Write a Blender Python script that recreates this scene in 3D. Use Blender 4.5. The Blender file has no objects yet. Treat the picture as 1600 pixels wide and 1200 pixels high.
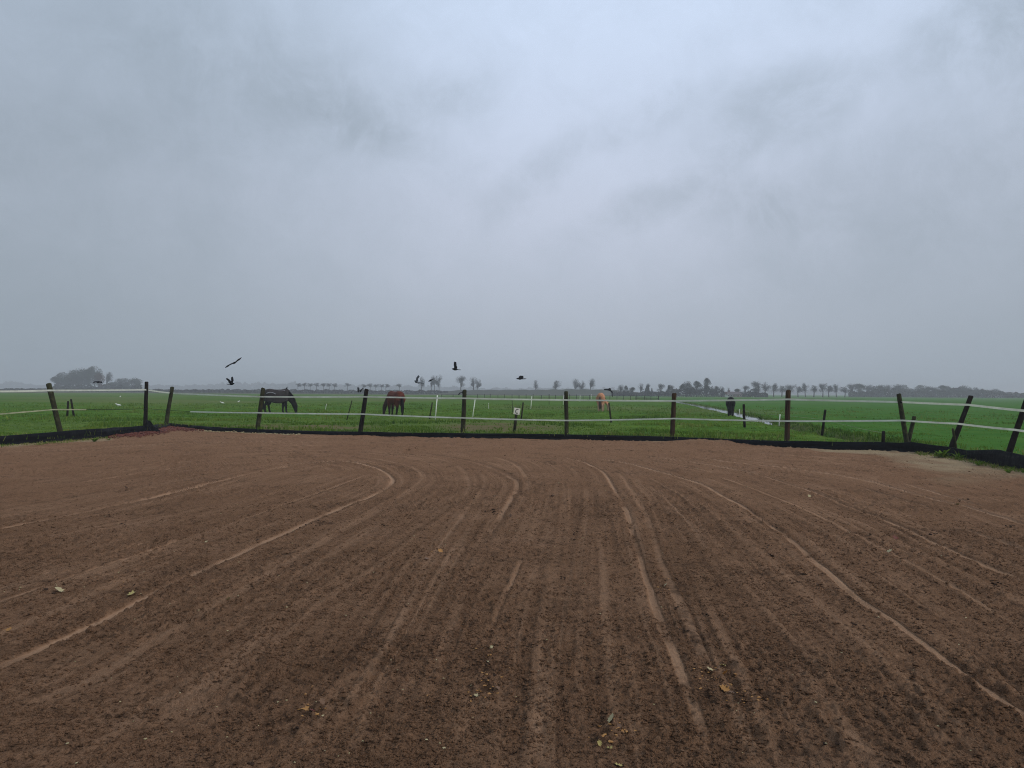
import bpy, bmesh, math, random
import numpy as np
from mathutils import Vector, Matrix, Euler

S = bpy.context.scene
COL = S.collection
R = math.radians
rng = np.random.default_rng(7)
random.seed(7)

# ------------------------------------------------------------------ camera
FPX, CX, CY = 1150.0, 800.0, 600.0
CAMH = 1.75
cd = bpy.data.cameras.new('camera'); cam = bpy.data.objects.new('camera', cd); COL.objects.link(cam)
cd.sensor_width = 36; cd.sensor_fit = 'HORIZONTAL'; cd.lens = FPX / 1600 * 36
cd.clip_start = 0.05; cd.clip_end = 12000
ROT = Matrix.Rotation(R(90 + 0.623), 3, 'X') @ Matrix.Rotation(R(0.40), 3, 'Z')
cam.rotation_euler = ROT.to_euler(); cam.location = (0, 0, CAMH)
S.camera = cam
S.view_settings.view_transform = 'Standard'; S.view_settings.look = 'None'
S.view_settings.exposure = 0.0; S.view_settings.gamma = 1
S.view_settings.use_curve_mapping = False
S.cycles.filter_width = 1.1
S.cycles.use_denoising = True
S.cycles.denoising_prefilter = 'NONE'

def ray(px, py): return (ROT @ Vector(((px - CX) / FPX, (CY - py) / FPX, -1)))
def gp(px, py, z=0.0):
    d = ray(px, py); t = (z - CAMH) / d.z
    return Vector((d.x * t, d.y * t, z))
def at(px, py, Y):
    d = ray(px, py); t = Y / d.y
    return Vector((d.x * t, Y, CAMH + d.z * t))
FZ = 0.15                                   # height of the meadow above the arena

# ------------------------------------------------------------------ node helper
class NT:
    def __init__(s, tree): s.t = tree; s.n = tree.nodes; s.l = tree.links
    def new(s, typ, **k):
        n = s.n.new(typ)
        for a, v in k.items(): setattr(n, a, v)
        return n
    def put(s, sock, v):
        if hasattr(v, 'is_output') or isinstance(v, bpy.types.NodeSocket): s.l.new(v, sock)
        else: sock.default_value = v
    def m(s, op, a, b=0.0, c=0.0, clamp=False):
        n = s.new('ShaderNodeMath', operation=op); n.use_clamp = clamp
        s.put(n.inputs[0], a); s.put(n.inputs[1], b); s.put(n.inputs[2], c); return n.outputs[0]
    def noise(s, vec, scale, detail=4, rough=.55, dist=0.0):
        n = s.new('ShaderNodeTexNoise'); s.put(n.inputs['Vector'], vec)
        n.inputs['Scale'].default_value = scale; n.inputs['Detail'].default_value = detail
        n.inputs['Roughness'].default_value = rough; n.inputs['Distortion'].default_value = dist
        return n.outputs['Fac']
    def ramp(s, f, stops):
        n = s.new('ShaderNodeValToRGB'); s.put(n.inputs[0], f); e = n.color_ramp.elements
        while len(e) < len(stops): e.new(0.5)
        for i, (p, c) in enumerate(stops):
            e[i].position = p; e[i].color = (*c, 1) if len(c) == 3 else c
        return n.outputs[0]
    def mix(s, f, a, b, mode='MIX'):
        n = s.new('ShaderNodeMix', data_type='RGBA', blend_type=mode)
        s.put(n.inputs[0], f)
        for sock, v in ((n.inputs[6], a), (n.inputs[7], b)):
            s.put(sock, (*v, 1) if isinstance(v, tuple) and len(v) == 3 else v)
        return n.outputs[2]
    def smooth(s, v, a, b, o0=0.0, o1=1.0):
        n = s.new('ShaderNodeMapRange', interpolation_type='SMOOTHSTEP'); s.put(n.inputs[0], v)
        for i, x in enumerate((a, b, o0, o1)): n.inputs[i + 1].default_value = x
        return n.outputs[0]

# ------------------------------------------------------------------ sky (overcast)
W = bpy.data.worlds.new('World'); S.world = W; W.use_nodes = True
W.node_tree.nodes.clear(); k = NT(W.node_tree)
SUN_EL, SUN_AZ = R(38), R(115)
tc = k.new('ShaderNodeTexCoord').outputs['Generated']
sep = k.new('ShaderNodeSeparateXYZ'); k.put(sep.inputs[0], tc)
nz = k.new('ShaderNodeTexNoise'); k.put(nz.inputs['Vector'], tc); nz.inputs['Scale'].default_value = 3.2
nz.inputs['Detail'].default_value = 7; nz.inputs['Roughness'].default_value = .62
ns = k.new('ShaderNodeSeparateColor'); k.put(ns.inputs[0], nz.outputs['Color'])
az0 = k.m('ARCTAN2', sep.outputs[0], sep.outputs[1]); el0 = k.m('ARCSINE', sep.outputs[2])
az = k.m('ADD', az0, k.m('MULTIPLY', k.m('SUBTRACT', ns.outputs[0], .5), .22))
el = k.m('ADD', el0, k.m('MULTIPLY', k.m('SUBTRACT', ns.outputs[1], .5), .12))
def px_ae(x, y): return math.atan((x - 800) / FPX), math.atan((612.5 - y) / FPX)
dark = None
lump = k.smooth(k.noise(tc, 11, 8, .68, .5), .32, .62, .35, 1.25)
def patch(x, y, rx, ry, rot, w, soft=.15):
    a, e = px_ae(x, y); c, s_ = math.cos(R(rot)), math.sin(R(rot))
    da = k.m('SUBTRACT', az, a); de = k.m('SUBTRACT', el, e)
    u = k.m('MULTIPLY', k.m('ADD', k.m('MULTIPLY', da, c), k.m('MULTIPLY', de, s_)), FPX / rx)
    v = k.m('MULTIPLY', k.m('SUBTRACT', k.m('MULTIPLY', de, c), k.m('MULTIPLY', da, s_)), FPX / ry)
    d = k.m('SQRT', k.m('ADD', k.m('MULTIPLY', u, u), k.m('MULTIPLY', v, v)))
    return k.m('MULTIPLY', k.smooth(d, soft, 1.25, 1, 0), w)
PATCH = [(400, 140, 300, 100, -8, .09), (540, 190, 150, 50, -15, .07), (700, 150, 100, 45, 10, .10),
         (960, 215, 190, 34, 18, .11), (1200, 205, 170, 62, 12, .16), (1575, 120, 160, 90, 10, .20),
         (795, 300, 100, 40, 28, .09), (1010, 325, 190, 34, 22, .11), (1190, 340, 150, 45, -10, .10),
         (1480, 320, 420, 110, 5, .09), (300, 260, 380, 70, 6, .05), (1280, 40, 110, 40, 20, .05),
         (620, 250, 200, 45, -20, .05), (1250, 440, 400, 60, 4, .05)]
for p in PATCH:
    q = patch(*p[:5], p[5] * .72); q = k.m('MULTIPLY', q, lump); dark = q if dark is None else k.m('ADD', dark, q)
# broad darkening to the left of the view and slightly to the right
left = k.smooth(az0, -.66, .10, .29, 0.0)
right = k.smooth(az0, .12, .72, 0.0, .22)
lowf = k.smooth(el0, .50, .02, .3, 1.0)
dark = k.m('ADD', dark, k.m('ADD', left, k.m('MULTIPLY', right, lowf)))
wisp = k.m('MULTIPLY', k.m('SUBTRACT', k.noise(tc, 14, 8, .68, .4), .5), .15)
broad = k.m('MULTIPLY', k.m('SUBTRACT', k.noise(tc, 2.4, 5, .55, .2), .5), .13)
dark = k.m('ADD', dark, k.m('MULTIPLY', k.m('ADD', wisp, broad), k.smooth(el0, .0, .2, .15, 1)))
base = k.ramp(k.m('MULTIPLY', el0, 1 / (math.pi / 2), clamp=True),
              [(0, (.42, .478, .555)), (.06, (.475, .528, .62)), (.16, (.58, .645, .785)), (.31, (.665, .785, .99)), (1, (.67, .78, .97))])
bri = k.m('SUBTRACT', 1.0, dark)
greyed = k.mix(k.m('MULTIPLY', dark, 1.6, clamp=True), base, (.47, .58, .67))
cl = k.mix(1.0, greyed, k.new('ShaderNodeCombineColor').outputs[0], 'MULTIPLY')
cc = [n for n in k.n if n.bl_idname == 'ShaderNodeCombineColor'][0]
for i in range(3): k.put(cc.inputs[i], bri)
sky = k.new('ShaderNodeTexSky', sky_type='NISHITA'); sky.sun_disc = False
sky.sun_elevation = SUN_EL; sky.sun_rotation = SUN_AZ; sky.air_density = 1; sky.dust_density = 5
bgs = k.new('ShaderNodeBackground'); k.put(bgs.inputs[0], sky.outputs[0]); bgs.inputs[1].default_value = .05
bgc = k.new('ShaderNodeBackground'); k.put(bgc.inputs[0], cl); bgc.inputs[1].default_value = 1.0
ms = k.new('ShaderNodeMixShader'); ms.inputs[0].default_value = .95
k.l.new(bgs.outputs[0], ms.inputs[1]); k.l.new(bgc.outputs[0], ms.inputs[2])
k.l.new(ms.outputs[0], k.new('ShaderNodeOutputWorld').inputs[0])

sl = bpy.data.lights.new('sun', 'SUN'); sl.energy = 1.3; sl.angle = R(24); sl.color = (1, .90, .78)
so = bpy.data.objects.new('sun', sl); COL.objects.link(so); so.location = (0, 0, 60)
so.rotation_euler = Vector((-math.sin(SUN_AZ) * math.cos(SUN_EL), -math.cos(SUN_AZ) * math.cos(SUN_EL), -math.sin(SUN_EL))).to_track_quat('-Z', 'Y').to_euler()

# ------------------------------------------------------------------ object helpers
def mesh(name, V, F, mats=None, midx=None, smooth=False, uv=None):
    me = bpy.data.meshes.new(name)
    me.from_pydata([tuple(v) for v in V] if not isinstance(V, np.ndarray) else V.tolist(), [], [tuple(f) for f in F] if not isinstance(F, np.ndarray) else F.tolist())
    for m in (mats if isinstance(mats, (list, tuple)) else [mats] if mats else []): me.materials.append(m)
    if midx is not None: me.polygons.foreach_set('material_index', np.asarray(midx, dtype=np.int32))
    if smooth: me.polygons.foreach_set('use_smooth', np.ones(len(me.polygons), dtype=bool))
    me.update(); return me
def fastmesh(name, V, F, mat, smooth=True, attrs=None):
    """V (n,3) float, F (m,3|4) int"""
    me = bpy.data.meshes.new(name); V = np.asarray(V, np.float32); F = np.asarray(F, np.int32)
    n, m, c = len(V), len(F), F.shape[1]
    me.vertices.add(n); me.vertices.foreach_set('co', V.ravel())
    me.loops.add(m * c); me.loops.foreach_set('vertex_index', F.ravel())
    me.polygons.add(m); me.polygons.foreach_set('loop_start', np.arange(0, m * c, c, dtype=np.int32))
    me.update(calc_edges=True)
    me.polygons.foreach_set('use_smooth', np.full(m, smooth))
    for a, v in (attrs or {}).items():
        at_ = me.attributes.new(a, 'FLOAT', 'POINT'); at_.data.foreach_set('value', np.asarray(v, np.float32))
    me.materials.append(mat); me.validate(); return me
def link(name, me, parent=None, loc=None):
    o = bpy.data.objects.new(name, me); COL.objects.link(o)
    if parent: o.parent = parent
    if loc is not None: o.location = loc
    return o
def tag(o, label, cat, group=None, kind=None):
    o['label'] = label
    if cat: o['category'] = cat
    if group: o['group'] = group
    if kind: o['kind'] = kind
    return o
def empty(name, loc, label, cat, group=None, rz=0):
    o = bpy.data.objects.new(name, None); COL.objects.link(o); o.empty_display_size = .2
    o.location = loc; o.rotation_euler = (0, 0, rz); return tag(o, label, cat, group)
def struct(o, label=None):
    o['kind'] = 'structure'
    if label: o['label'] = label
    return o

class MB:
    """collects tubes, plates and lofts into one mesh"""
    def __init__(s): s.V = []; s.F = []
    def ring_tube(s, pts, radii, n=8, cap=True, flat=None, up=None):
        b = len(s.V); P = [Vector(p) for p in pts]
        prev = None
        for i, p in enumerate(P):
            d = (P[min(i + 1, len(P) - 1)] - P[max(i - 1, 0)])
            if d.length < 1e-9: d = Vector((0, 0, 1))
            d.normalize()
            ref = Vector(up) if up else (Vector((0, 1, 0)) if abs(d.y) < .9 else Vector((1, 0, 0)))
            if prev is not None and not up: ref = prev
            a = (ref - d * ref.dot(d)).normalized(); c = d.cross(a); prev = a
            r = radii[i]; ra, rc = (r if isinstance(r, (tuple, list)) else (r, r))
            for j in range(n):
                t = 2 * math.pi * j / n
                s.V.append(p + a * math.cos(t) * ra + c * math.sin(t) * rc)
        for i in range(len(P) - 1):
            for j in range(n):
                j2 = (j + 1) % n
                s.F.append((b + i * n + j, b + i * n + j2, b + (i + 1) * n + j2, b + (i + 1) * n + j))
        if cap:
            s.F.append(tuple(b + j for j in reversed(range(n))))
            s.F.append(tuple(b + (len(P) - 1) * n + j for j in range(n)))
        return s
    def box(s, c, size, rot=None):
        b = len(s.V); c = Vector(c)
        for x in (-.5, .5):
            for y in (-.5, .5):
                for z in (-.5, .5):
                    v = Vector((x * size[0], y * size[1], z * size[2]))
                    if rot: v = rot @ v
                    s.V.append(c + v)
        for f in ((0, 1, 3, 2), (4, 6, 7, 5), (0, 4, 5, 1), (2, 3, 7, 6), (0, 2, 6, 4), (1, 5, 7, 3)):
            s.F.append(tuple(b + i for i in f))
        return s
    def tri(s, a, b_, c):
        n = len(s.V); s.V += [Vector(a), Vector(b_), Vector(c)]; s.F.append((n, n + 1, n + 2))
    def quad(s, a, b_, c, d):
        n = len(s.V); s.V += [Vector(a), Vector(b_), Vector(c), Vector(d)]; s.F.append((n, n + 1, n + 2, n + 3))
    def me(s, name, mat, smooth=True, origin=None):
        V = s.V if origin is None else [v - Vector(origin) for v in s.V]
        return mesh(name, V, s.F, mat, smooth=smooth)

# ------------------------------------------------------------------ materials
def mat(name, build, rough=.8, spec=.3):
    m = bpy.data.materials.new(name); m.use_nodes = True; m.node_tree.nodes.clear(); q = NT(m.node_tree)
    p = q.new('ShaderNodeBsdfPrincipled'); p.inputs['Roughness'].default_value = rough
    p.inputs['Specular IOR Level'].default_value = spec
    out = q.new('ShaderNodeOutputMaterial'); q.l.new(p.outputs[0], out.inputs[0])
    c = build(q, p)
    if c is not None: q.put(p.inputs['Base Color'], (*c, 1) if isinstance(c, tuple) else c)
    return m
def attr(q, a):
    n = q.new('ShaderNodeAttribute'); n.attribute_name = a; return n.outputs['Fac']
def objc(q): return q.new('ShaderNodeTexCoord').outputs['Object']
def bump(q, p, h, strength, dist):
    b = q.new('ShaderNodeBump'); b.inputs['Strength'].default_value = strength; b.inputs['Distance'].default_value = dist
    q.put(b.inputs['Height'], h); q.l.new(b.outputs[0], p.inputs['Normal'])
def noisy(c1, c2, scale=6, bmp=.3, bd=.01):
    def f(q, p):
        v = objc(q); n = q.noise(v, scale, 6, .65)
        if bmp: bump(q, p, q.noise(v, scale * 4, 4), bmp, bd)
        return q.ramp(n, [(.3, c1), (.7, c2)])
    return f

def soil(q, p):
    v = objc(q)
    n1 = q.noise(v, .9, 5, .6); n2 = q.noise(v, 9, 6, .7, .4); n3 = q.noise(v, 19, 6, .75, .8); n4 = q.noise(v, 60, 4, .75, .3)
    rb = q.m('SUBTRACT', 1, q.m('MULTIPLY', attr(q, 'track'), .8))
    c = q.ramp(n1, [(.25, (.238, .133, .076)), (.55, (.298, .170, .100)), (.8, (.340, .202, .124))])
    c = q.mix(q.m('MULTIPLY', q.smooth(n2, .34, .55, .38, 0.0), rb), c, (.085, .052, .035))  # noise lows, here and below: crevice shade painted into the soil colour
    c = q.mix(q.m('MULTIPLY', q.smooth(n3, .34, .47, .90, 0), rb), c, (.050, .030, .021))
    c = q.mix(q.m('MULTIPLY', q.smooth(n4, .36, .47, .7, 0), rb), c, (.055, .034, .024))
    c = q.mix(q.m('MULTIPLY', q.smooth(n3, .56, .70, 0, .45), rb), c, (.40, .26, .17))
    c = q.mix(q.m('MULTIPLY', q.smooth(n4, .60, .75, 0, .4), rb), c, (.33, .22, .15))
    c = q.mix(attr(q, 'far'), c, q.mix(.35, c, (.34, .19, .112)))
    c = q.mix(q.m('MULTIPLY', attr(q, 'track'), .8), c, (.39, .245, .155))
    c = q.mix(q.m('MULTIPLY', attr(q, 'damp_shade'), .7), c, (.045, .030, .022))  # wet patches plus painted shade of furrows and clods
    sand = q.mix(q.noise(v, 5, 4), (.33, .24, .145), (.46, .35, .22))
    c = q.mix(attr(q, 'sand'), c, sand)
    h = q.m('ADD', q.m('MULTIPLY', n4, .6), q.m('ADD', q.m('MULTIPLY', n3, 1.0), q.m('MULTIPLY', n2, 1.0)))
    bump(q, p, q.m('MULTIPLY', h, rb), 1.0, .05)
    return c
M_SOIL = mat('soil', soil, 1, 0)
def grassm(q, p):
    v = objc(q)
    n1 = q.noise(v, .035, 5, .6, .4); n2 = q.noise(v, .35, 6, .65); n3 = q.noise(v, 3.0, 6, .7); n5 = q.noise(v, 1.1, 5, .7)
    c = q.ramp(n1, [(.3, (.072, .160, .022)), (.5, (.100, .190, .028)), (.7, (.150, .210, .042))])
    c = q.mix(q.smooth(n2, .38, .62, .45, 0), c, (.034, .095, .016))
    c = q.mix(q.smooth(n3, .3, .55, .55, 0), c, (.024, .062, .010))
    c = q.mix(q.smooth(n5, .33, .52, .45, 0), c, (.026, .075, .012)); c = q.mix(q.smooth(n5, .55, .7, 0, .4), c, (.16, .21, .05))
    c = q.mix(q.smooth(n3, .58, .75, 0, .5), c, (.125, .200, .035))
    c = q.mix(attr(q, 'crop'), c, q.mix(q.smooth(n2, .3, .7, 0, 1), (.046, .138, .024), (.078, .172, .033)))
    c = q.mix(attr(q, 'dry'), c, q.mix(n3, (.12, .11, .055), (.20, .19, .10)))
    c = q.mix(attr(q, 'mud'), c, q.mix(n3, (.10, .078, .045), (.20, .165, .085)))
    c = q.mix(attr(q, 'plough'), c, (.085, .075, .06))
    bump(q, p, n3, .9, .12)
    return c
M_FIELD = mat('meadow', grassm, 1, 0)
def blade(q, p):
    n = attr(q, 'tone')
    return q.ramp(n, [(0, (.028, .070, .010)), (.45, (.098, .185, .020)), (.8, (.190, .245, .048)), (1, (.32, .28, .11))])
M_BLADE = mat('grass_blades', blade, 1, 0)
M_WOODD = mat('dark_wood', noisy((.006, .005, .005), (.022, .016, .013), 9, .5, .01), .9, .05)
def woodg(q, p):
    v = objc(q); n = q.noise(v, 7, 6, .7)
    st = q.new('ShaderNodeMapping'); st.inputs['Scale'].default_value = (30, 30, 2.5); q.l.new(v, st.inputs[0])
    g = q.noise(st.outputs[0], 1, 5, .6); bump(q, p, g, .6, .008)
    c = q.ramp(n, [(.3, (.012, .011, .007)), (.55, (.040, .040, .020)), (.75, (.085, .090, .042))])
    return q.mix(q.smooth(g, .5, .7, 0, .6), c, (.02, .017, .013))
M_WOODG = mat('mossy_wood', woodg, .9, .05)
def woodb(q, p):
    v = objc(q); st = q.new('ShaderNodeMapping'); st.inputs['Scale'].default_value = (30, 30, 2.0); q.l.new(v, st.inputs[0])
    g = q.noise(st.outputs[0], 1, 5, .6); bump(q, p, g, .6, .008)
    return q.ramp(g, [(.3, (.016, .011, .007)), (.7, (.075, .046, .026))])
M_WOODB = mat('brown_wood', woodb, .9, .05)
M_TAPE = mat('white_tape', noisy((.70, .73, .66), (.90, .92, .86), 3, .2, .002), .6, .3)
def translucent(m, f):
    q = NT(m.node_tree); p = [n for n in q.n if n.bl_idname == 'ShaderNodeBsdfPrincipled'][0]; o = [n for n in q.n if n.bl_idname == 'ShaderNodeOutputMaterial'][0]
    t = q.new('ShaderNodeBsdfTranslucent'); q.l.new(p.inputs['Base Color'].links[0].from_socket, t.inputs[0]); x = q.new('ShaderNodeMixShader'); x.inputs[0].default_value = f
    q.l.new(p.outputs[0], x.inputs[1]); q.l.new(t.outputs[0], x.inputs[2]); q.l.new(x.outputs[0], o.inputs[0])
translucent(M_TAPE, .5)
M_TAPEG = mat('dirty_tape', noisy((.20, .22, .12), (.42, .44, .30), 3, .2, .002), .7, .3)
M_BLACK = mat('black_plastic', noisy((.004, .004, .005), (.010, .010, .012), 5, 0), .7, .05)
def sheetm(q, p):
    v = objc(q); st = q.new('ShaderNodeMapping'); st.inputs['Scale'].default_value = (1.5, 1.5, 9); q.l.new(v, st.inputs[0])
    n = q.noise(st.outputs[0], 1.4, 6, .65); bump(q, p, q.noise(v, 3.5, 5, .6), .6, .06)
    q.put(p.inputs['Roughness'], q.smooth(n, .3, .7, .42, .75))
    return q.ramp(n, [(.35, (.003, .003, .005)), (.62, (.006, .007, .011)), (.85, (.020, .020, .022))])
M_SHEET = mat('plastic_sheeting', sheetm, .55, .08)
M_WHITE = mat('white_paint', noisy((.78, .80, .72), (.90, .92, .84), 12, .1, .002), .6, .3)
M_BOARD = mat('cream_board', noisy((.78, .76, .64), (.90, .88, .77), 12, .1, .002), .6, .3)
M_LETTER = mat('black_lettering', lambda q, p: (.02, .02, .02), .6, .3)
M_CROW = mat('black_feathers', noisy((.004, .004, .005), (.012, .012, .015), 20, .2, .004), .8, .08)
M_CROWG = mat('dark_grey_feathers', noisy((.05, .055, .06), (.09, .10, .11), 20, .2, .004), .7, .3)
M_GULL = mat('white_feathers', noisy((.62, .63, .62), (.85, .86, .84), 8, .1, .004), .8, .2)
M_BARK = mat('bark', noisy((.030, .026, .022), (.075, .065, .055), 3, .4, .05), .95, .1)
M_TWIG = mat('twigs', noisy((.026, .030, .026), (.062, .064, .052), .7, 0), 1, 0)
M_LEAFG = mat('sparse_leaves', noisy((.024, .032, .020), (.066, .070, .042), .7, 0), 1, 0)
M_LEAFR = mat('russet_leaves', noisy((.060, .030, .022), (.11, .06, .04), .7, 0), .9, .1)
M_EVER = mat('evergreen_leaves', noisy((.012, .020, .012), (.040, .055, .030), .8, 0), .9, .1)
M_HEDGE = mat('hedge_leaves', noisy((.022, .026, .018), (.060, .058, .040), .2, 0), .95, .1)
M_TILE = mat('roof_tiles', noisy((.06, .045, .045), (.11, .085, .08), .8, .2, .02), .8, .3)
M_BRICK = mat('brick_wall', noisy((.13, .08, .06), (.20, .13, .10), 2, .2, .02), .9, .2)
M_RENDER = mat('white_wall', noisy((.60, .60, .58), (.75, .75, .72), 1, .1, .01), .8, .2)
translucent(M_BLADE, .35)
M_GLASS = mat('window_glass', lambda q, p: (.03, .035, .04), .15, .5)
def waterm(q, p):
    bump(q, p, q.noise(objc(q), 6, 3), .12, .01); return (.05, .055, .045)
M_WATER = mat('ditch_water', waterm, .06, .5)
M_STEEL = mat('galvanised_wire', lambda q, p: (.5, .52, .5), .5, .4)

# ------------------------------------------------------------------ noise in numpy
def _h(ix, iy, s):
    n = (ix.astype(np.int64) * 374761393 + iy.astype(np.int64) * 668265263 + s * 1442695041) & 0xFFFFFFFF
    n = ((n ^ (n >> 13)) * 1274126177) & 0xFFFFFFFF
    return ((n ^ (n >> 16)) & 0xFFFF).astype(np.float32) / 65535.0
def vn(x, y, s=0):
    ix = np.floor(x); iy = np.floor(y); fx = (x - ix).astype(np.float32); fy = (y - iy).astype(np.float32)
    fx = fx * fx * (3 - 2 * fx); fy = fy * fy * (3 - 2 * fy)
    a = _h(ix, iy, s); b = _h(ix + 1, iy, s); c = _h(ix, iy + 1, s); d = _h(ix + 1, iy + 1, s)
    return (a + (b - a) * fx) * (1 - fy) + (c + (d - c) * fx) * fy
def sst(x, a, b): t = np.clip((x - a) / (b - a), 0, 1); return t * t * (3 - 2 * t)

# ------------------------------------------------------------------ arena edge (black sheeting)
EDGE = [  # px x, px y of the foot, px y of the top
    (0, 697, 681), (60, 693, 676.5), (110, 690, 673), (150, 686, 670), (185, 682, 668), (228, 677, 665), (266, 668, 661.5),
    (330, 674, 667), (410, 677.5, 671), (500, 680, 673.6), (620, 683, 675.5), (725, 685.5, 677), (885, 687.5, 678.5),
    (1050, 691, 682.5), (1120, 693.5, 685), (1185, 697, 688), (1240, 700, 689), (1300, 703, 690.5), (1405, 706.5, 691.5), (1425, 708, 690),
    (1480, 714, 698.5), (1508, 719, 703), (1560, 729, 703), (1600, 737, 712), (1680, 757, 728)]
EW = []
for x, yb, yt in EDGE:
    g = gp(x, yb); EW.append((g.x, g.y, (yb - yt) * g.y / FPX, x))
dl = Vector((EW[0][0] - EW[5][0], EW[0][1] - EW[5][1])).normalized()
dr = Vector((EW[-1][0] - EW[-4][0], EW[-1][1] - EW[-4][1])).normalized()
EW = [(EW[0][0] + dl.x * s_, EW[0][1] + dl.y * s_, .3, None) for s_ in (40, 20, 8)] + EW + [(EW[-1][0] + dr.x * s_, EW[-1][1] + dr.y * s_, .35, None) for s_ in (6, 16, 34)]
ex = np.array([e[3] for e in EW if e[3] is not None]); ey = np.array([e[1] for e in EW if e[3] is not None])
def Ypl(px): return float(np.interp(px, ex, ey)) if px >= 0 else float(ey[0] + (px) * .03)
EP = np.array([(e[0], e[1]) for e in EW]); EH = np.array([e[2] for e in EW])
loop = np.vstack([EP, EP[:1]])
def rad_edge(azs):
    """distance from the camera foot to the sheeting along each azimuth"""
    out = np.full(len(azs), 60.0); dx = np.sin(azs); dy = np.cos(azs)
    for i in range(len(loop) - 1):
        (x1, y1), (x2, y2) = loop[i], loop[i + 1]; ax, ay = x2 - x1, y2 - y1
        den = dx * ay - dy * ax; den = np.where(abs(den) < 1e-9, 1e-9, den)
        t = (x1 * ay - y1 * ax) / den; u = (x1 * dy - y1 * dx) / den
        ok = (t > 0) & (u >= -1e-6) & (u <= 1 + 1e-6)
        out = np.where(ok & (t < out), t, out)
    return out
def edge_dist(x, y):
    d = np.full(np.shape(x), 99.0); 
    for i in range(len(EP) - 1):
        (x1, y1), (x2, y2) = EP[i], EP[i + 1]; ax, ay = x2 - x1, y2 - y1
        t = np.clip(((x - x1) * ax + (y - y1) * ay) / (ax * ax + ay * ay), 0, 1)
        d = np.minimum(d, np.hypot(x - x1 - t * ax, y - y1 - t * ay))
    return d

# ------------------------------------------------------------------ wheel and harrow tracks in the soil
# (px polyline, width m, light 0..1, painted furrow shade 0..1)
TR = [
 ([(-60,838),(0,826),(90,808),(180,790),(267,771),(350,750),(420,734),(490,723),(535,720.5),(575,727),(600,737),(613,748),(607,760),(580,775),(533,793),(467,823),(400,853),(333,883),(267,911),(200,948),(110,991),(0,1043),(-70,1078)], .10, 1.0, .1),
 ([(-60,962),(0,940),(75,914),(150,890),(225,865),(300,840),(370,815),(440,790),(515,763),(580,740)], .055, .75, .1),
 ([(-60,1165),(60,1100),(150,1058),(233,1005),(300,967),(400,907),(480,862),(533,830),(600,793),(648,762),(661,747),(650,733),(620,723),(560,714),(470,708),(330,710)], .15, .30, .15),
 ([(200,1180),(380,1020),(470,945),(566,887),(633,837),(683,803),(722,777),(731,757),(723,735),(700,722),(650,712),(560,705)], .14, .26, .2),
 ([(650,707),(700,714),(750,725),(785,739),(806,753),(806,768),(797,783),(775,818),(745,860)], .09, .55, .75),
 ([(766,713),(800,723),(817,738),(822,755),(820,775)], .10, .35, .3),
 ([(856,712),(900,719),(925,728),(944,740),(957,760),(973,787),(983,813),(990,840),(1001,875),(1016,923),(1030,967),(1043,995),(1057,1025),(1070,1060),(1090,1120),(1115,1220)], .085, .75, .35),
 ([(940,726),(965,738),(983,760),(1006,797),(1017,830),(1030,870),(1052,920),(1080,985),(1120,1070)], .09, .32, .2),
 ([(910,713),(973,723),(1016,733),(1066,748),(1099,758),(1133,777),(1155,788),(1183,807),(1213,827),(1243,850),(1266,873),(1295,895),(1333,930),(1383,963),(1416,987),(1466,1023),(1516,1060),(1600,1118),(1700,1190)], .085, .85, .3),
 ([(1000,712),(1066,720),(1126,730),(1183,742),(1233,757),(1266,767),(1299,780),(1329,793),(1370,808),(1416,827),(1466,850),(1526,877),(1566,893),(1620,920)], .08, .75, .45),
 ([(1080,713),(1143,722),(1216,730),(1266,737),(1333,747),(1400,763),(1460,780),(1516,793),(1600,820),(1680,846)], .07, .85, .15),
 ([(1126,702),(1200,708),(1280,714),(1366,718),(1466,728),(1533,738),(1620,752)], .10, .55, .5),
 ([(1400,752),(1450,766),(1493,778),(1560,797)], .05, .75, .1),
 ([(1340,758),(1376,770),(1420,783),(1463,798)], .05, .7, .1),
 ([(1480,820),(1540,838),(1600,858),(1660,880)], .05, .6, .2),
 ([(-40,750),(0,745),(50,740)], .06, .8, .1),
 ([(87,760),(150,750),(233,737),(310,728),(400,721),(500,718)], .06, .7, .1),
 ([(-40,709),(0,706),(100,703),(200,697),(300,693),(420,690),(533,689.5)], .11, .75, .25),
 ([(133,875),(187,862),(233,847),(287,832)], .05, .75, .1),
 ([(0,840),(120,818),(230,796),(300,782)], .05, .4, .4),
 ([(821,860),(813,880),(800,913),(784,943),(773,973),(760,1005),(750,1040)], .035, .5, .15),
 ([(700,1260),(730,1130),(755,1040)], .16, .15, .1),
 ([(900,1260),(893,1100),(897,980),(905,880),(915,800),(917,760)], .08, .16, .4),
 ([(840,1260),(845,1100),(855,980),(868,880),(880,800),(880,750)], .08, .14, .4),
 ([(1200,1260),(1130,1060),(1075,930),(1040,840),(1015,780),(985,745)], .10, .18, .35),
 ([(1400,1250),(1280,1080),(1180,960),(1110,870),(1060,800),(1010,755)], .08, .22, .35),
 ([(1560,1230),(1400,1080),(1280,970),(1190,890),(1120,820),(1060,770),(1010,745)], .08, .22, .35),
 ([(1640,1010),(1500,925),(1380,858),(1290,812),(1200,772),(1120,745)], .07, .3, .3),
 ([(60,1230),(230,1110),(350,1020),(480,915),(560,855),(640,800)], .09, .2, .35),
 ([(430,1240),(520,1100),(590,1000),(650,905),(705,830),(745,780),(760,755),(745,735)], .09, .2, .35),
 ([(580,1240),(640,1080),(690,960),(735,870),(775,800)], .08, .15, .35),
]
POLY = []
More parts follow.
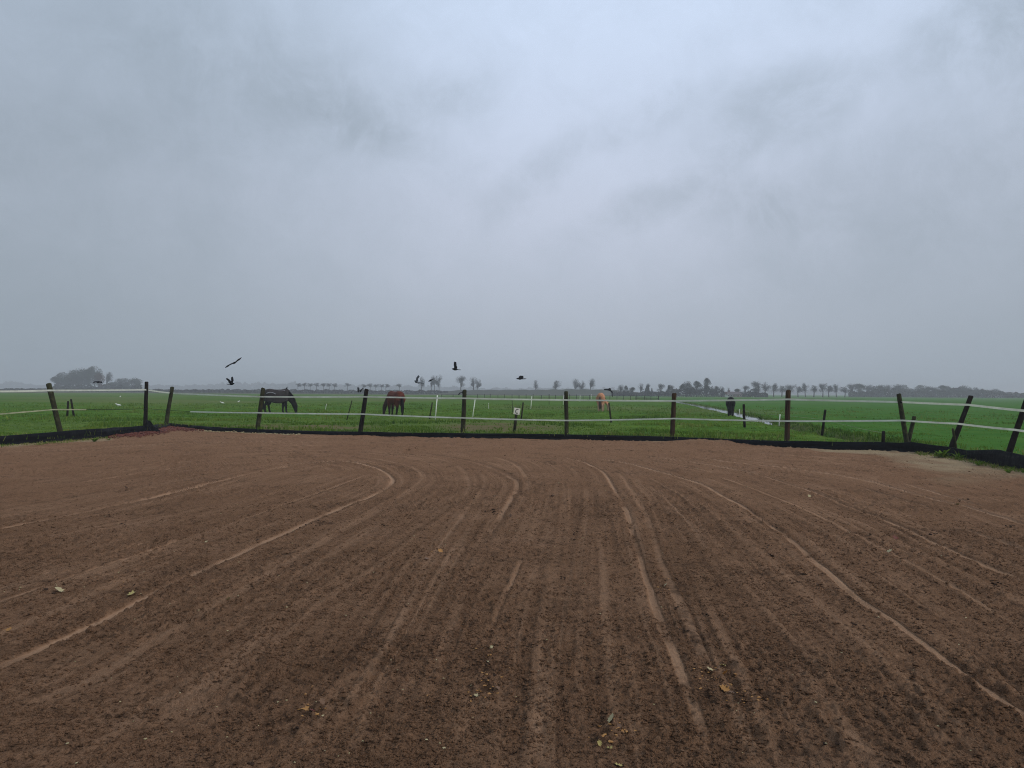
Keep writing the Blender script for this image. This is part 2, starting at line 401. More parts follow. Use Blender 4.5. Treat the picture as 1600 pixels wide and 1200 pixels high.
for pts, w, li, da in TR:
    P = np.array([(gp(*p).x, gp(*p).y) for p in pts])
    Q = []
    for i in range(len(P) - 1):
        p0, p1, p2, p3 = P[max(i - 1, 0)], P[i], P[i + 1], P[min(i + 2, len(P) - 1)]
        for t in (0, .25, .5, .75):
            Q.append(.5 * (2 * p1 + (p2 - p0) * t + (2 * p0 - 5 * p1 + 4 * p2 - p3) * t * t + (3 * p1 - p0 - 3 * p2 + p3) * t ** 3))
    Q.append(P[-1]); POLY.append((np.array(Q), w, li, da))

def track_fields(x, y):
    n = len(x); tr = np.zeros(n, np.float32); dm = np.zeros(n, np.float32); hh = np.zeros(n, np.float32)
    best = np.full(n, 9.0, np.float32); streak = np.zeros(n, np.float32)
    for k_, (Q, w, li, da) in enumerate(POLY):
        mn = Q.min(0) - 4.5; mx = Q.max(0) + 4.5
        I = np.nonzero((x > mn[0]) & (x < mx[0]) & (y > mn[1]) & (y < mx[1]))[0]
        if not len(I): continue
        d = np.full(len(I), 9.0, np.float32); sd = np.zeros(len(I), np.float32); al = np.zeros(len(I), np.float32); L = 0.0
        xi, yi = x[I], y[I]
        for i in range(len(Q) - 1):
            ax, ay = Q[i + 1] - Q[i]; ll = math.hypot(ax, ay)
            if ll < 1e-5: continue
            J = np.nonzero((xi > min(Q[i][0], Q[i + 1][0]) - 4.5) & (xi < max(Q[i][0], Q[i + 1][0]) + 4.5) & (yi > min(Q[i][1], Q[i + 1][1]) - 4.5) & (yi < max(Q[i][1], Q[i + 1][1]) + 4.5))[0]
            rx = xi[J] - Q[i][0]; ry = yi[J] - Q[i][1]
            t = np.clip((rx * ax + ry * ay) / ll ** 2, 0, 1)
            dd = np.hypot(rx - t * ax, ry - t * ay).astype(np.float32); b = dd < d[J]; Jb = J[b]
            d[Jb] = dd[b]; sd[Jb] = (np.sign(ax * ry - ay * rx) * dd)[b]; al[Jb] = (L + t * ll)[b]; L += ll
        dist = np.hypot(xi, yi)
        ww = w * (.8 + .4 * vn(al * .6, al * 0, 50 + k_)) + dist * .0014
        gate = sst(vn(al * .9, al * 0 + 3.3, 80 + k_) + .5 * vn(al * 4.0, al * 0, 90 + k_), .4, .85)
        gate = gate * .5 + .5 if li >= .75 and k_ != 6 else gate * .85 + .15
        ends = sst(al, 0, .8) * sst(L - al, 0, .8)
        wob = sd + .014 * (vn(al * 2.5, al * 0, 20 + k_) - .5)
        core = (1 - sst(np.abs(wob), ww * .26, ww * .50)) * ends
        edge_n = sst(vn(xi * 13, yi * 13, 5) * .6 + vn(xi * 34, yi * 34, 15) * .55 + .55 * core * gate, .42, .85)
        tr[I] = np.maximum(tr[I], core * gate * li * edge_n)
        side = np.exp(-((wob - ww * .8) / (ww * .28)) ** 2) * ends
        dm[I] = np.maximum(dm[I], side * da * (.35 + .65 * vn(xi * 14, yi * 14, 6)))  # furrow shade beside the track, put into the colour mask
        hh[I] += -core * .010 * li + side * .005 + np.exp(-((wob + ww * .85) / (ww * .3)) ** 2) * .004 * ends
        near = (d < best[I]) & (d < 4.5)
        stv = (vn(sd * 6, al * .2, 200 + k_) * .2 + vn(sd * 16, al * .3, 250 + k_) * .35 + vn(sd * 32, al * .5, 300 + k_) * .45 - .5) * 2.0 * (.45 + .9 * vn(al * .8, sd * 1.2, 400 + k_))
        fade = np.clip(4.5 - d, 0, 1.2) / 1.2 * ends
        K = I[near]; streak[K] = (stv * fade)[near]; best[K] = d[near]
    return tr, dm, hh, streak

MOUND = gp(1125, 692)
HOOF = [gp(600, 1035), gp(588, 1057), gp(620, 1012), gp(580, 1010), gp(620, 1024)]
def arena_h(x, y, fine=True):
    x = np.asarray(x, np.float64); y = np.asarray(y, np.float64)
    tr, dm, hh, st = track_fields(x, y) if fine else (0, 0, 0, 0)
    r = 1 - .75 * tr if fine else 1.0
    rough = .35 + .9 * sst(vn(x * .7, y * .7, 33), .25, .8)           # churned and smooth patches
    h = .020 * (vn(x * .8, y * .8, 1) - .5) + .012 * (vn(x * 2.3, y * 2.3, 2) - .5)
    h = h + r * rough * (.022 * (vn(x * 8, y * 8, 3) - .5) + .060 * np.clip(vn(x * 15, y * 15, 4) - .58, 0, 1)
             + .040 * np.clip(vn(x * 33 + 9, y * 33, 5) - .55, 0, 1) - .035 * np.clip(vn(x * 26, y * 26 + 5, 7) - .66, 0, 1) + .012 * (vn(x * 62, y * 62, 6) - .5))
    h = h + hh + .015 * st
    for g in HOOF:
        dx = (x - g.x) * .9 + (y - g.y) * .35; dy = (y - g.y) * .9 - (x - g.x) * .35
        h = h - .050 * np.exp(-(dx / .06) ** 4 - (dy / .028) ** 4)
    # heaped soil against the sheeting
    dm_ = np.hypot((x - MOUND.x) / 2.0, (y - MOUND.y + .25) / 1.0)
    h = h + .13 * (1 - sst(dm_, .2, 1.3)) * (.8 + .4 * vn(x * 3, y * 3, 8))
    h = h + .025 * (1 - sst(edge_dist(x, y), .05, .8)) * (.2 + 1.2 * vn(x * 1.3, y * 1.3, 9))
    return h, tr, dm, st

azf = np.linspace(R(-44), R(44), 860)
azc1 = np.linspace(R(-180), R(-44), 60, endpoint=False); azc2 = np.linspace(R(44), R(180), 60)[1:]
AZ = np.concatenate([azc1, azf, azc2])
RE = rad_edge(AZ)
rows = 640; tt = np.linspace(0, 1, rows); r0 = 2.3
u = (r0 ** -.45) + tt * ((34.0 ** -.45) - (r0 ** -.45)); base_r = u ** (-1 / .45)
frac = (base_r - r0) / (34.0 - r0)
RR = r0 + frac[None, :] * (np.minimum(RE, 60)[:, None] + .02 - r0)
X = (np.sin(AZ)[:, None] * RR).ravel(); Y = (np.cos(AZ)[:, None] * RR).ravel()
h, tr, dm, st = arena_h(X, Y)
dist = np.hypot(X, Y)
edg = edge_dist(X, Y)
pxx = 800 + FPX * X / np.maximum(Y, 1)
sw = np.interp(pxx, [1235, 1290, 1400, 1480, 1560, 1610], [0, .7, 2.3, 2.0, 1.2, .6]); sandm = (1 - sst((edg + 1.0 * (vn(X * .8, Y * .8, 12) - .5)) / np.maximum(sw, .05), .7, 1.15)) * (sw > .05) * (Y > 5) * (.55 + .45 * sst(vn(X * 2, Y * 2, 18), .3, .6))
sandl = sst(pxx, -400, 60) * (1 - sst(pxx, 170, 200)) * (1 - sst(edg + .9 * (vn(X * 1.5, Y * 1.5, 13) - .5), .35, .6)) * .8 * (Y > 5)
sandc = (1 - sst(edg + .4 * (vn(X * 1.5, Y * 1.5, 14) - .5), .1, .3)) * sst(vn(X * .6, Y * .6, 15), .5, .8) * .7
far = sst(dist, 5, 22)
tr2 = np.clip(tr * .85 + np.clip(st, 0, 1) * .62, 0, 1); dm2 = np.clip(dm + np.clip(-st, 0, 1) * .5, 0, 1)
clump = sst(vn(X * 2.1, Y * 2.1, 41) * .6 + vn(X * 7, Y * 7, 42) * .4, .62, .8) * sst(vn(X * 34, Y * 34, 43), .35, .7)
dm2 = np.clip(dm2 + clump * .65 * (1 - tr), 0, 1)  # dark flecks: small clod shadows painted as moist clumps
for px_, py_, rx_, ry_, w_ in ((748, 1035, .10, .22, .9), (752, 1075, .07, .10, .7), (1080, 985, .10, .45, .7), (1092, 1075, .12, .22, .8), (1160, 1092, .10, .08, .9), (505, 818, .20, .10, .8), (455, 1130, .15, .2, .6), (1055, 915, .12, .35, .7), (845, 870, .2, .4, .4), (880, 950, .2, .3, .4), (210, 926, .25, .12, .6), (1480, 830, .4, .2, .6), (600, 1035, .08, .12, .5), (1250, 1170, .25, .15, .7)):
    g = gp(px_, py_); dd_ = np.hypot((X - g.x) / rx_, (Y - g.y) / ry_) + .9 * (vn(X * 15, Y * 15, 131) - .5); dm2 = np.clip(dm2 + (1 - sst(dd_, .4, 1.3)) * w_ * sst(vn(X * 30, Y * 30, 132), .2, .6), 0, 1)
V = np.stack([X, Y, h], 1); na = len(AZ)
i0 = (np.arange(na - 1)[:, None] * rows + np.arange(rows - 1)[None, :]).ravel()
F = np.stack([i0, i0 + 1, i0 + rows + 1, i0 + rows], 1)
me = fastmesh('arena_ground', V, F[:, ::-1], M_SOIL, True, dict(track=tr2, damp_shade=dm2, sand=np.clip(sandm + sandl + sandc, 0, 1), far=far))
struct(link('arena_ground', me), 'brown sandy riding arena with curved wheel tracks')
# small disc under the viewer closes the sheet
an = np.linspace(0, 2 * math.pi, 49)[:-1]
V = np.vstack([[0, 0, 0]] + [[math.sin(a) * 2.45, math.cos(a) * 2.45, -.012] for a in an])
F = [(0, 1 + (i + 1) % 48, 1 + i) for i in range(48)]
me = fastmesh('arena_centre', V, np.array(F), M_SOIL, True, dict(track=V[:, 0] * 0, damp_shade=V[:, 0] * 0, sand=V[:, 0] * 0, far=V[:, 0] * 0))
struct(link('arena_soil', me), 'brown soil of the riding arena underfoot')

# ------------------------------------------------------------------ meadow
DITCH = np.array([(gp(a, b, FZ).x, gp(a, b, FZ).y) for a, b in ((1030, 624.5), (1058, 628), (1100, 635.5), (1150, 646.5), (1190, 655.5), (1235, 665), (1290, 676), (1340, 685), (1395, 695))])
DITCH = np.vstack([DITCH, DITCH[-1] + (DITCH[-1] - DITCH[-2]) * 3])
def pl_dist(P, x, y):
    d = np.full(np.shape(x), 999.0); s = np.zeros(np.shape(x))
    for i in range(len(P) - 1):
        (x1, y1), (x2, y2) = P[i], P[i + 1]; ax, ay = x2 - x1, y2 - y1
        t = np.clip(((x - x1) * ax + (y - y1) * ay) / (ax * ax + ay * ay), 0, 1)
        dd = np.hypot(x - x1 - t * ax, y - y1 - t * ay); b = dd < d
        s = np.where(b, np.sign(ax * (y - y1) - ay * (x - x1)), s); d = np.minimum(d, dd)
    return d, s
def field_h(x, y):
    x = np.asarray(x, float); y = np.asarray(y, float)
    r = np.hypot(x, y)
    h = FZ + (.05 * (vn(x * .9, y * .9, 61) - .5) + .03 * (vn(x * 3, y * 3, 62) - .5)) * (1 - sst(r, 60, 160)) + .10 * (vn(x * .05, y * .05, 63) - .5) * sst(r, 40, 70)
    d, s = pl_dist(DITCH, x, y)
    h = h - .34 * (1 - sst(d, .25, .85))
    h = h - .08 * (1 - sst(edge_dist(x, y), .1, .8)) * 0
    return h
azf = np.linspace(R(-42), R(42), 620)
azc1 = np.linspace(R(-180), R(-42), 50, endpoint=False); azc2 = np.linspace(R(42), R(180), 50)[1:]
AZ = np.concatenate([azc1, azf, azc2]); RE = rad_edge(AZ); rows = 430
tt = np.linspace(0, 1, rows) ** 1.0
RR = (RE + .05)[:, None] * np.exp(tt[None, :] * np.log(2850 / (RE + .05))[:, None])
X = (np.sin(AZ)[:, None] * RR).ravel(); Y = (np.cos(AZ)[:, None] * RR).ravel()
h = field_h(X, Y)
edg = edge_dist(X, Y); dd, sg = pl_dist(DITCH, X, Y); pxx = 800 + FPX * X / np.maximum(Y, 1); r = np.hypot(X, Y)
h = np.where(np.tile(np.arange(rows) == 0, len(AZ)), h - .35, h)
DL = DITCH[-1] + (DITCH[-1] - DITCH[0]) * 5; DF = DITCH[0] + (DITCH[0] - DITCH[1]) * 60
side = (sg < 0) if pl_dist(DITCH, np.array([60.0]), np.array([60.0]))[1][0] < 0 else (sg > 0)
crop = sst(dd, .9, 1.6) * side * (Y > 5)
mudn = vn(X * .8, Y * .8, 71) * .6 + vn(X * 3, Y * 3, 72) * .4
mud = (1 - sst(np.hypot((pxx - 780) / 95, (r - 33.5) / 4.5), .6, 1.3)) * sst(mudn, .2, .55) * .9
mud += (1 - sst(np.hypot((pxx - 450) / 150, (r - 33.5) / 3.5), .5, 1.2)) * sst(mudn, .22, .55) * .9
mud += (1 - sst(edg, .15, .9)) * sst(mudn, .4, .65) * .7 * (pxx < 1300) + (1 - sst(dd, .5, 1.2)) * .55 * sst(mudn, .2, .6)
mud += (1 - sst(np.hypot((pxx - 150) / 70, (r - 33.5) / 3.0), .5, 1.2)) * sst(mudn, .4, .6) * .5
dry = sst(vn(X * .05 + 3, Y * .03, 73), .6, .85) * .35 + (1 - sst(np.abs(Y - 150 - .1 * X), 12, 30)) * .15 * (1 - crop) + (1 - sst(edg, .5, 3.0)) * .25 * sst(mudn, .4, .7) + (1 - sst(np.abs(Y - 75), 4, 14)) * sst(pxx, 720, 820) * (1 - sst(pxx, 950, 1060)) * .35
plough = sst(r, 330, 350) * (1 - sst(pxx, 900, 1000)) * .8
V = np.stack([X, Y, h], 1); na = len(AZ)
i0 = (np.arange(na - 1)[:, None] * rows + np.arange(rows - 1)[None, :]).ravel()
F = np.stack([i0, i0 + rows, i0 + rows + 1, i0 + 1], 1)
me = fastmesh('meadow', V, F, M_FIELD, True, dict(crop=crop, mud=np.clip(mud, 0, 1), dry=np.clip(dry, 0, 1), plough=plough))
struct(link('meadow_ground', me), 'flat green pasture beyond the arena')

# ditch water
WP = DITCH[:5]; V = []; F = []
def dens(P, n):
    q = []
    for i in range(len(P) - 1):
        for t in np.linspace(0, 1, n, endpoint=False): q.append(P[i] * (1 - t) + P[i + 1] * t)
    q.append(P[-1]); return np.array(q)
WQ = dens(DITCH[:8], 8)
for i, p in enumerate(WQ):
    t = WQ[min(i + 1, len(WQ) - 1)] - WQ[max(i - 1, 0)]; t /= np.hypot(*t); n = np.array((t[1], -t[0]))
    hw = 1.3 - .7 * min(1, i / 28)
    zz = FZ - .05 if i < 30 else FZ - .075 - .2 * min(1, (i - 30) / 4)
    for s_ in (-1, 1): V.append((*(p + n * hw * s_), zz))
F = [(2 * i, 2 * i + 1, 2 * i + 3, 2 * i + 2) for i in range(len(WQ) - 1)]
struct(link('ditch_water', mesh('ditch_water', V, F, M_WATER)), 'pale narrow water of the drainage ditch')

# ------------------------------------------------------------------ grass blades and weeds (stuff)
def blades(name, px_, py_, z_, n_each, hgt, wid, tone, label, lean=.5, m=M_BLADE):
    n = len(px_) * n_each
    bx = np.repeat(px_, n_each) + rng.normal(0, .05, n); by = np.repeat(py_, n_each) + rng.normal(0, .05, n); bz = np.repeat(z_, n_each) - .02
    H = np.repeat(hgt, n_each) * rng.uniform(.5, 1.2, n); Wd = np.repeat(wid, n_each) * rng.uniform(.6, 1.3, n)
    a = rng.uniform(0, 2 * math.pi, n); la = rng.uniform(0, 2 * math.pi, n); ll = rng.uniform(0, lean, n) * H
    c, s_ = np.cos(a) * Wd * .5, np.sin(a) * Wd * .5
    v0 = np.stack([bx - c, by - s_, bz], 1); v1 = np.stack([bx + c, by + s_, bz], 1)
    m0 = np.stack([bx + c * .7 + np.cos(la) * ll * .35, by + s_ * .7 + np.sin(la) * ll * .35, bz + H * .6], 1)
    v2 = np.stack([bx + np.cos(la) * ll, by + np.sin(la) * ll, bz + H], 1)
    V = np.stack([v0, v1, m0, v2], 1).reshape(-1, 3); F = np.arange(4 * n).reshape(-1, 4)
    T = np.repeat(np.clip(np.repeat(tone, n_each) + rng.normal(0, .12, n), 0, 1), 4)
    o = link(name, fastmesh(name, V, F, m, False, dict(tone=T)))
    return tag(o, label, None, kind='stuff')
N = 42000
a_ = rng.uniform(R(-40), R(40), N); re_ = rad_edge(a_); u_ = rng.uniform(0, 1, N)
r_ = (re_ + .15) * np.exp(u_ ** 1.25 * np.log(95 / re_)); gx = np.sin(a_) * r_; gy = np.cos(a_) * r_
dd, sg = pl_dist(DITCH, gx, gy); pp = 800 + FPX * gx / gy
keep = (dd > .75)
mudn = vn(gx * .8, gy * .8, 71) * .6 + vn(gx * 3, gy * 3, 72) * .4
mk = (1 - sst(np.hypot((pp - 780) / 95, (r_ - 33.5) / 4.5), .6, 1.3)) * sst(mudn, .3, .6)
mk2 = (1 - sst(np.hypot((pp - 450) / 150, (r_ - 33.5) / 3.5), .5, 1.2)) * sst(mudn, .22, .55)
keep &= rng.uniform(0, 1, N) > np.maximum(mk, mk2) * .85
keep &= rng.uniform(0, 1, N) < .25 + .9 * sst(vn(gx * .6, gy * .6, 81), .3, .7)
gx, gy, r_, pp = gx[keep], gy[keep], r_[keep], pp[keep]
tone = .30 + .45 * vn(gx * .35, gy * .35, 82)
tall = .06 + .12 * sst(vn(gx * .5, gy * .5, 83), .45, .85)
blades('grass', gx, gy, field_h(gx, gy), 4, tall * (1 - .3 * (pp > 1240)), np.full(len(gx), .034) + r_ * .0004, tone, 'rough tufted pasture grass behind the arena fence')
# taller seeding grass directly behind the sheeting
N = 2600; pxs = rng.uniform(-60, 1640, N)
den = np.interp(pxs, [-60, 220, 300, 560, 720, 880, 940, 1190, 1230, 1640], [1, .7, .12, .15, .5, .25, 1, 1, .3, .4])
k_ = rng.uniform(0, 1, N) < den; pxs = pxs[k_]; az_ = np.arctan((pxs - 800) / FPX); rr_ = rad_edge(az_) + rng.uniform(.1, .9, len(pxs)) ** 1.3
gx = np.sin(az_) * rr_; gy = np.cos(az_) * rr_
blades('tall_grass', gx, gy, field_h(gx, gy), 3, rng.uniform(.08, .26, len(gx)), np.full(len(gx), .02), np.clip(rng.normal(.62, .2, len(gx)), 0, 1), 'taller yellowing grass along the back of the black sheeting', .6)
# rough growth on the ditch banks
N = 1500; t_ = rng.uniform(0, 1, N); DQ = dens(DITCH[1:9], 30); ii = (t_ * (len(DQ) - 1)).astype(int)
gx = DQ[ii, 0] + rng.normal(.75, .28, N); gy = DQ[ii, 1] + rng.normal(0, .2, N)
blades('bank_grass', gx, gy, field_h(gx, gy), 4, rng.uniform(.06, .22, N), np.full(N, .03), np.clip(rng.normal(.3, .2, N), 0, 1), 'dark rough grass on the far bank of the ditch')
# straw and weeds at the foot of the sheeting, inside the arena
N = 700; pxs = np.concatenate([rng.uniform(1430, 1640, 460), rng.uniform(0, 185, 240)]); az_ = np.arctan((pxs - 800) / FPX)
rr_ = rad_edge(az_) - rng.uniform(.08, .75, N); gx = np.sin(az_) * rr_; gy = np.cos(az_) * rr_
blades('ground_cover', gx, gy, arena_h(gx, gy, False)[0] + .01, 3, rng.uniform(.03, .10, N), np.full(N, .02), np.clip(rng.normal(.78, .25, N), 0, 1), 'straw coloured weeds on the sand at the foot of the sheeting', 1.4)

# ------------------------------------------------------------------ black sheeting
V = []; F = []; Q = []; 
for i in range(len(EW) - 1):
    n = max(2, int(math.hypot(EW[i + 1][0] - EW[i][0], EW[i + 1][1] - EW[i][1]) / .28))
    for j in range(n):
        t = j / n; Q.append([EW[i][q_] * (1 - t) + EW[i + 1][q_] * t for q_ in range(3)])
Q.append(list(EW[-1][:3])); Q = np.array(Q)
nq = len(Q)
for i in range(nq):
    t = Q[min(i + 1, nq - 1), :2] - Q[max(i - 1, 0), :2]; t /= np.hypot(*t); n = np.array((-t[1], t[0]))
    w1 = .09 * (float(vn(np.array([i * .37]), np.array([0.]), 91)[0]) - .5); w2 = .12 * (float(vn(np.array([i * .23]), np.array([4.]), 92)[0]) - .5)
    hj = Q[i, 2] * (1 + .10 * (float(vn(np.array([i * .5]), np.array([7.]), 93)[0]) - .5))
    for z, o_ in ((-.08, 0), (hj * .3, w1), (hj * .7, (w1 + w2) / 2), (hj, w2 * .5 + .02), (hj + .002, w2 * .5 + .030), (hj * .6, .03 + w2 * .3), (-.08, .02)):
        p = Q[i, :2] + n * o_; V.append((p[0], p[1], z))
for i in range(nq - 1):
    for j in range(6): F.append((i * 7 + j, (i + 1) * 7 + j, (i + 1) * 7 + j + 1, i * 7 + j + 1))
tag(link('plastic_edging', mesh('plastic_edging', V, F, M_SHEET, smooth=False)), 'low black plastic sheeting set on edge around the brown arena', 'edging')
# loose sheeting heaped round the corner post
b_ = at(229, 664, Ypl(228) + .12); pts = []; F = []; nr, nc = 7, 16
for i in range(nr):
    t = i / (nr - 1)
    for j in range(nc):
        a = 6.2832 * j / nc; rr = (.06 + .34 * t ** 1.2) * (1 + .22 * math.sin(a * 3 + 1) + .12 * math.sin(a * 7 + i)); pts.append((b_.x + .04 + math.cos(a) * rr * (1.35 if math.cos(a) > 0 else .85), b_.y + math.sin(a) * rr * .45, .50 - .48 * t ** .8 + .03 * math.sin(a * 5 + i * 2)))
F = [(i * nc + j, i * nc + (j + 1) % nc, (i + 1) * nc + (j + 1) % nc, (i + 1) * nc + j) for i in range(nr - 1) for j in range(nc)] + [tuple(range(nc))]
heap = mesh('crumpled_sheet', pts, F, M_BLACK, smooth=False)
ho = link('crumpled_sheet', heap); pass
tag(ho, 'crumpled black plastic heaped round the foot of the dark corner post', 'plastic sheet')

# ------------------------------------------------------------------ arena fence
fence = empty('arena_fence', (gp(725, 686).x, gp(725, 686).y + .4, 0), 'post and white tape fence around the back of the arena', 'fence')
FL = fence.location.copy()
def post(top, bot, rad, m, label=None, name='post', Yoff=.38, wob=.006, parent=fence, Y=None, dtop=0.0, ext=.5):
    Y0 = (Ypl(bot[0]) + Yoff) if Y is None else Y
    B = at(*bot, Y0); T = at(*top, Y0 + dtop); d = (T - B).normalized(); B0 = B - d * ext
    mb = MB(); n = 7; P = []; Rr = []
    for i in range(n):
        t = i / (n - 1); p = B0.lerp(T, t)
        P.append(p + Vector((random.uniform(-wob, wob), random.uniform(-wob, wob), 0))); Rr.append(rad * (1.08 - .14 * t) * random.uniform(.96, 1.04))
    P.append(T + d * rad * .25); Rr.append(rad * .62)
    mb.ring_tube(P, Rr, 10)
    L = (B0 + FL * 0) if parent is None else B0
    o = link(name, mb.me(name, m, True, origin=L), parent, L - parent.location if parent else L)
    if label: o['label'] = label
    return o, B, T
def px_on(T, B, frac): return T.lerp(B, frac)
POSTS = [  # top, bottom, radius, material, label, tape fractions
    ((76, 600), (94, 673), .085, M_WOODG, 'weathered post leaning left at the left end of the fence', (.15, .55)),
    ((229, 597), (227, 665), .075, M_WOODD, 'thick dark upright corner post', (.17, .63)),
    ((269, 605), (259.5, 663), .085, M_WOODG, 'mossy post leaning right beside the dark corner post', (.16, .60)),
    ((411.5, 607), (402, 671), .085, M_WOODG, 'leaning mossy post in front of the rump of the rugged horse', (.2, .62)),
    ((573, 608.5), (563, 674), .085, M_WOODD, 'dark post leaning right, left of the bay horse', (.19, .60)),
    ((726, 610), (723, 678), .085, M_WOODG, 'upright dark green post just left of the C marker', (.19, .64)),
    ((884.5, 612), (885.5, 681), .080, M_WOODG, 'upright mossy post just right of the C marker', (.19, .65)),
    ((1053.5, 615), (1050, 686), .085, M_WOODB, 'upright brown post at the far end of the ditch water', (.16, .56)),
    ((1231.5, 610.5), (1229.5, 691), .085, M_WOODB, 'tall brown post right of the black pony', (.17, .60)),
    ((1404, 616), (1417, 693), .07, M_WOODG, 'post leaning left at the right arena corner', (.16, .55)),
    ((1517, 619), (1486, 700), .068, M_WOODD, 'dark post leaning strongly right', (.17, .54)),
    ((1609, 612), (1577, 706), .07, M_WOODD, 'dark post leaning right at the right picture edge', (.27, .65)),
]
PW = []
for top, bot, rad, m, lab, fr in POSTS:
    o, B, T = post(top, bot, rad, m, lab); PW.append((o, B, T, rad, fr))
    for f in fr:
        p = px_on(T, B, f) + Vector((0, -rad * 1.02, 0)); mb = MB()
        mb.ring_tube([p + Vector((-.035, 0, 0)), p + Vector((.035, 0, 0))], [.030, .030], 8)
        mb.ring_tube([p + Vector((0, .03, 0)), p + Vector((0, -.045, 0))], [.018, .022], 8)
        io = link('insulator', mb.me('insulator', M_BLACK, True, origin=p), o, p - o.location - fence.location)
post((1428.5, 651), (1419, 692), .062, M_WOODG, 'short sawn stump standing against the leaning corner post', 'stump', Yoff=.55)
post((1489, 670), (1494, 701), .035, M_WOODG, 'thin stake behind the strongly leaning post', 'brace', Yoff=.6)
def ribbon(name, pts, w, m, Yo=.22, th=.004, sag=.0, parent=fence, Yf=None, label=None, twist=.12):
    P = []
    for i in range(len(pts) - 1):
        (x1, y1), (x2, y2) = pts[i], pts[i + 1]; n = max(4, int(abs(x2 - x1) / 9))
        for j in range(n):
            t = j / n; x = x1 + (x2 - x1) * t; y = y1 + (y2 - y1) * t + sag * 4 * t * (1 - t)
            Ya = (Ypl(x1) if x1 >= 0 else Ypl(0)) if Yf is None else Yf(x1); Yb = Ypl(x2) if Yf is None else Yf(x2)
            P.append(at(x, y, Ya * (1 - t) + Yb * t + Yo))
    P.append(at(*pts[-1], (Ypl(pts[-1][0]) if Yf is None else Yf(pts[-1][0])) + Yo))
    V = []; F = []
    for i, p in enumerate(P):
        a = twist * math.sin(i * .33) + .08 * math.sin(i * .071); u = Vector((0, math.sin(a), math.cos(a))) * w * .5; nrm = Vector((0, math.cos(a), -math.sin(a))) * th * .5
        V += [p + u + nrm, p + u - nrm, p - u - nrm, p - u + nrm]
    for i in range(len(P) - 1):
        for j in range(4): F.append((i * 4 + j, i * 4 + (j + 1) % 4, i * 4 + 4 + (j + 1) % 4, i * 4 + 4 + j))
    o_ = P[0]; V = [v - o_ for v in V]
    o = link(name, mesh(name, V, F, m, smooth=False), parent, o_ - (parent.location if parent else Vector()))
    if label: o['label'] = label
    return o
ribbon('tape', [(-90, 614), (0, 611.5), (78, 610), (228, 609), (270, 614.5), (411, 620), (570, 620), (725, 622.3), (885, 625), (1053, 626.3), (1231, 624), (1405, 628), (1513, 632.5), (1597, 641.5), (1665, 648)], .057, M_TAPE, Yo=.20, sag=.3, label='upper white tape')
ribbon('tape', [(297, 643.2), (404, 645), (566, 647), (723, 653), (884, 657), (1052, 654), (1230, 658), (1411, 657), (1496, 662), (1585, 671.5), (1665, 682)], .052, M_TAPE, Yo=.20, sag=.4, label='lower white tape')
ribbon('tape', [(-90, 653), (0, 647), (83, 640), (135, 640)], .040, M_TAPEG, Yo=.20, label='dirty lower tape on the left')
ribbon('cord', [(135, 640), (180, 640), (228, 638.6), (264, 641), (297, 643.2)], .014, M_BLACK, Yo=.20, th=.012, label='thin dark lower cord')

# ------------------------------------------------------------------ letter marker
MY = Ypl(808) + 1.05
mk = empty('letter_marker', at(804.5, 673, MY), 'small cream board with black letter C on a short weathered stake', 'marker')
ml = mk.location.copy()
b0 = at(803.5, 676, MY); t0 = at(807.5, 640, MY); mb = MB()
mb.ring_tube([b0 - (t0 - b0) * .25, b0.lerp(t0, .5), t0], [.06, .055, .05], 8)
stake = link('stake', mb.me('stake', M_WOODG, True, origin=ml), mk)
c0 = at(807.6, 642.6, MY - .08); rot = Matrix.Rotation(R(9), 3, 'Y'); mb = MB(); mb.box((0, 0, 0), (.235, .018, .245), rot)
bd = link('board', mb.me('board', M_BOARD, False), mk, c0 - ml)
bv = bd.modifiers.new('b', 'BEVEL'); bv.width = .004
V = []; F = []; n = 22
for i in range(n + 1):
    a = R(48 + (312 - 48) * i / n)
    for rr in (1, .62):
        for yy in (-.016, -.009): V.append(rot @ Vector((.060 * math.cos(a) * (rr + .0), yy, .088 * math.sin(a) * (rr if rr == 1 else .70))))
for i in range(n):
    b = i * 4
    F += [(b, b + 2, b + 6, b + 4), (b, b + 4, b + 5, b + 1), (b + 2, b + 3, b + 7, b + 6), (b + 1, b + 5, b + 7, b + 3)]
F += [(0, 1, 3, 2), (n * 4, n * 4 + 2, n * 4 + 3, n * 4 + 1)]
lt = link('letter', mesh('letter', V, F, M_LETTER), bd); lt.scale = (1.15, 1.0, 1.05); lt.location = (.012, 0, 0)

